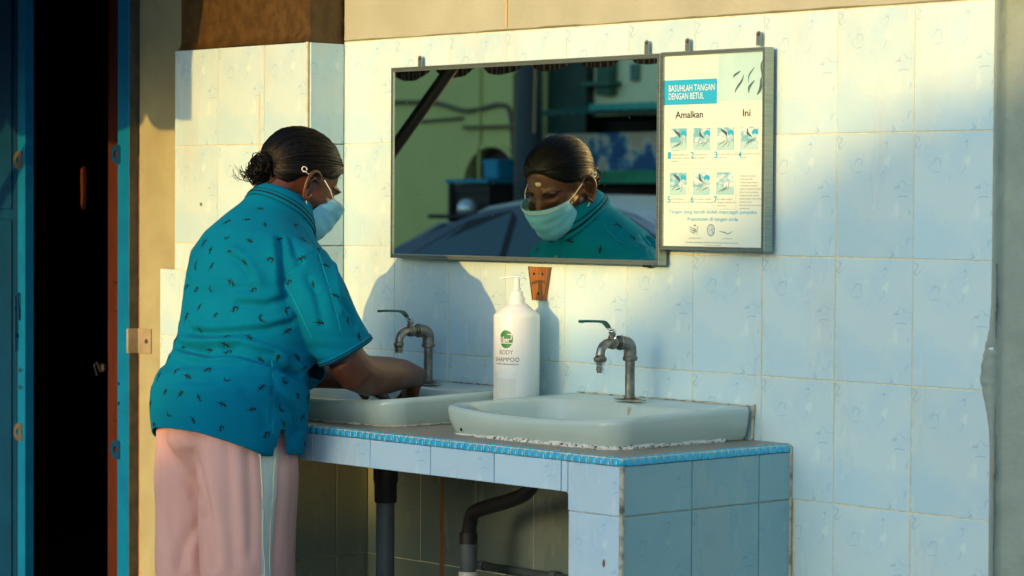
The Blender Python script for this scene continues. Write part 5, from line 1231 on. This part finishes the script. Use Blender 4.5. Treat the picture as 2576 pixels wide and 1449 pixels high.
MB().box(.12,2.4,-.03,-.02,1.49,1.915).build('banner_board',BLACK,bn_)
st=empty('street_stall',(-12.05,-11.5,0),'small blue topped street stall with a blue crate on it, seen in the mirror','stall')
SBL=newmat('stall_blue',(.01,.22,.33),.7); SDK=newmat('stall_dark',(.02,.013,.010),.7)
m=MB(); m.cbox(-.30,.26,-.3,.3,1.49,1.525,.006); m.build('stall_top',SBL,st)
m=MB(); m.cbox(-.24,.24,-.26,.26,1.40,1.485,.01); 
for x in (-.26,.24):
    for y in (-.26,.26): m.box(x-.02,x+.02,y-.02,y+.02,-.12,1.49)
m.box(-.25,.25,-.25,.24,.3,1.41); m.build('stall_frame',SDK,st)
MB().cbox(-.28,.28,.25,.52,1.18,1.215,.004).build('shelf',BLACK,st)
m=MB(); m.cbox(-.22,.12,-.2,.2,.9,1.25,.03); m.cbox(-.25,.25,-.25,.25,.6,.65,.01); m.build('stall_goods',noisy('red_brown_goods',(.12,.03,.015),(.03,.01,.008),6,.7),st)
m=MB(); m.cbox(.0,.20,-.12,.12,1.53,1.69,.015); m.cbox(-.006,.206,-.126,.126,1.66,1.70,.008); m.build('crate',SBL,st)
he=empty('crash_helmet',(-7.62,-7.55,1.315),'shiny silver helmet resting on the dark blue car roof edge, seen in the mirror','helmet')
# ------------------------------------------------------------------ parked car
car=empty('parked_car',(-7.05,-7.85,-.095),'dark navy saloon car parked across the street, seen in the mirror','car')
NAVY=newmat('navy_paint',(.002,.010,.024),.18,.2); NAVY.node_tree.nodes['Principled BSDF'].inputs['Coat Weight'].default_value=1
CGL=newmat('car_glass',(.012,.05,.06),.12,0,.8)
def roofz(s):  # s from nose 0 to tail 4.5
    P=[(0,.55),(.12,.72),(.5,.86),(1.05,.98),(1.2,1.02),(1.75,1.26),(2.15,1.40),(2.6,1.455),(3.1,1.445),(3.5,1.36),(3.95,1.17),(4.25,1.07),(4.42,1.0),(4.5,.8)]
    for (a,b),(c,d) in zip(P[:-1],P[1:]):
        if s<=c: return b+(d-b)*(s-a)/(c-a)
    return .8
R=[]; ST=list(np.linspace(0,4.5,46))
for s in ST:
    zt=roofz(s); belt=min(zt,.93+.02*s/4.5 if s>.9 else zt); tw=.84*(1-.22*max(0,(.5-s)/.5)**2-.14*max(0,(s-4.1)/.4)**2)
    cab=max(0,min(1,(zt-belt)/.45)); rw=tw-.05-.20*cab; lo=.22+.08*max(0,(.3-s)/.3)
    def whl(z):
        for c in (.82,3.55):
            d=abs(s-c)
            if d<.35: return max(z,math.sqrt(max(0,.35**2-d*d))+.30)
        return z
    zb=whl(lo)
    half=[(tw*.96,zb),(tw,max(zb+.02,.45)),(tw*.995,max(zb+.04,.70)),(tw*.95,max(belt,zb+.06)),(rw+.02 if cab>0 else tw*.90,belt+(zt-belt)*.9+.0),(rw*.8 if cab>0 else tw*.7,zt-.012),(rw*.4,zt)]
    pts=half+[(-a,b) for a,b in half[::-1]]
    R.append([(s-2.55,a,b) for a,b in pts])
MB().rings(R).build('car_body',NAVY,car,smooth=True,angle=45)
def side(name,poly,mat,sy):
    """window following the tumblehome between beltline and roof"""
    m=MB(); f=lambda s,z: sy*((.84-.05-.20*max(0,min(1,(roofz(s)-.95)/.45)))+ (.05+.18*max(0,min(1,(roofz(s)-.95)/.45)))*(1-(z-.95)/max(.05,(roofz(s)-.95)*.95))+.006)
    
    if name.endswith('window'):
        cx_0=sum(a for a,b in poly)/len(poly); cz_0=sum(b for a,b in poly)/len(poly); big=[(cx_0+(a-cx_0)*1.10,cz_0+(b-cz_0)*1.14) for a,b in poly]; F_=[(s-2.55,f(s,z)-sy*.003,z) for s,z in big]; mf=MB(); mf.rings([[(a,b-sy*.01,c) for a,b,c in F_],F_]); mf.build('window_surround',BLACK,car)
    P=[(s-2.55,f(s,z),z) for s,z in poly]; Q=[(a,b-sy*.01,c) for a,b,c in P]; n=len(P)
    m.rings([Q,P]); return m.build(name,mat,car)
for sy in (1,-1):
    side('side_window',[(1.55,.98),(1.60,1.05),(2.05,1.27),(2.45,1.345),(2.50,.98)],CGL,sy)
    side('side_window',[(2.56,.98),(2.52,1.345),(3.0,1.345),(3.35,1.28),(3.40,.99)],CGL,sy)
    side('quarter_window',[(1.32,.985),(1.50,1.045),(1.50,.985)],CGL,sy)
    side('quarter_window',[(3.46,.99),(3.42,1.25),(3.78,1.06),(3.80,.99)],CGL,sy)
    side('window_trim',[(1.28,.955),(1.28,.975),(3.84,.985),(3.84,.965)],CHROME,sy)
    m=MB(); m.lathe([(0,-.07),(.06,-.07),(.085,-.03),(.08,.03),(.0,.06)],(1.42-2.55,sy*.90,1.02),14,'y'); m.cbox(1.42-2.58,1.42-2.52,min(sy*.80,sy*.90),max(sy*.80,sy*.90),.97,1.0,.004); m.build('wing_mirror',NAVY,car,smooth=True,angle=50)
    for s0 in (1.75,2.75): MB().cbox(s0+.45-2.55,s0+.60-2.55,min(sy*.835,sy*.86),max(sy*.835,sy*.86),.80,.83,.006).build('door_handle',CHROME,car)
    for s in (.82,3.55):
        w_=MB(); w_.lathe([(.20,-.10),(.30,-.10),(.325,-.07),(.325,.07),(.30,.10),(.20,.10)],(s-2.55,sy*.76,.325),28,'y'); wo=w_.build('tyre',RUBBER,car,smooth=True,angle=40)
        r_=MB(); r_.lathe([(.0,-.06),(.20,-.09),(.205,.0),(.20,.09),(.0,.06)],(s-2.55,sy*.76,.325),24,'y'); r_.build('rim',ALU,car,smooth=True,angle=40)
    MB().cbox(-2.52,-2.36,min(sy*.42,sy*.70),max(sy*.42,sy*.70),.60,.72,.02).build('headlight',newmat('lamp_glass',(.6,.62,.6),.1),car)
    MB().cbox(1.84,1.96,min(sy*.42,sy*.72),max(sy*.42,sy*.72),.78,.92,.02).build('tail_light',newmat('red_lamp',(.35,.01,.01),.15),car)
m=MB(); m.rings([[(1.22-2.55,a,1.035) for a in(-.66,.66)]+[(1.72-2.55,a,1.262) for a in(.58,-.58)],[(1.20-2.55,a,1.05) for a in(-.66,.66)]+[(1.70-2.55,a,1.278) for a in(.58,-.58)]]); m.build('windscreen',CGL,car)
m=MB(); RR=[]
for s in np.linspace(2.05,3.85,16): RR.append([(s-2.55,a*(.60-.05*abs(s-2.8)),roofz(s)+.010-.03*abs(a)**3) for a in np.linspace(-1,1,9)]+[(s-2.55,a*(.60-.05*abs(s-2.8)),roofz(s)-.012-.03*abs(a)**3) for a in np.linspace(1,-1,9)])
m.rings(RR); m.build('roof_sky_sheen',newmat('pale_sky_sheen',(.34,.42,.44),.3,.3),car,smooth=True,angle=50)  # pale colour stands in for a sky reflection on the navy roof
# helmet
m=MB(); HMT=newmat('silver_shell',(.55,.57,.56),.15,.6); he.scale=(.7,.7,.7)
m.lathe([(.0,.135),(.05,.13),(.095,.10),(.125,.05),(.13,0),(.125,-.04),(.115,-.06),(.10,-.06)],(0,0,.0),24,cap=(True,True)); m.build('helmet_shell',HMT,he,smooth=True)
m=MB(); m.tube([(-.11*math.cos(a)-.0,.13*math.sin(a),.01) for a in np.linspace(-.8,.8,9)],.022,8); m.build('visor',BLACK,he,smooth=True); he.location=(-11.96,-11.12,1.26)
he['label']='shiny silver crash helmet on the blue stall, seen in the mirror'
# ------------------------------------------------------------------ added unseen house, roof outline shaped to shade the lower right of the wall
oh=empty('shade_caster_house',(4,-18,0),'unseen house added across the street, roof outline shaped to shade the wall','house')
YY=18; P=[(.60,-.3),(.60,.9),(.90,1.5),(1.50,2.1),(1.94,2.6),(2.34,3.05),(2.54,3.23),(2.74,3.41),(2.94,3.52),(3.14,3.565),(3.24,3.60),(3.43,3.70),(3.55,3.78),(3.77,3.905),(3.95,3.99),(4.14,4.065),(4.33,4.12),(4.9,4.26),(6.2,4.5),(8.5,4.8),(12,5.0),(12,-.3)]
P=[(a-4,b) for a,b in P]
m=MB(); m.prism(P,-7,0); m.build('front_wall',noisy('house_wall',(.34,.34,.28),(.28,.28,.23),2,.9,world=True),oh)
m=MB(); R=[]
for a,b in P[1:-1]: R.append([(a,-7.2,b+.004),(a,.05,b+.004),(a,.05,b+.05),(a,-7.2,b+.05)])
m.rings(R); m.build('roof_sheet',noisy('roof_metal',(.18,.10,.07),(.12,.07,.05),3,.7),oh)
for x in (.2,2.2,5.0): MB().cbox(x,x+1.0,.0,.04,1.0,2.2,.01).build('window',CGL,oh); 
for x in (.2,2.2,5.0): MB().cbox(x-.06,x+1.06,.0,.03,.9,.96,.008).build('sill',newmat('sill_white',(.6,.6,.55),.7),oh)
MB().cbox(3.7,4.6,.0,.05,-.1,2.1,.01).build('door',ORANGE,oh)
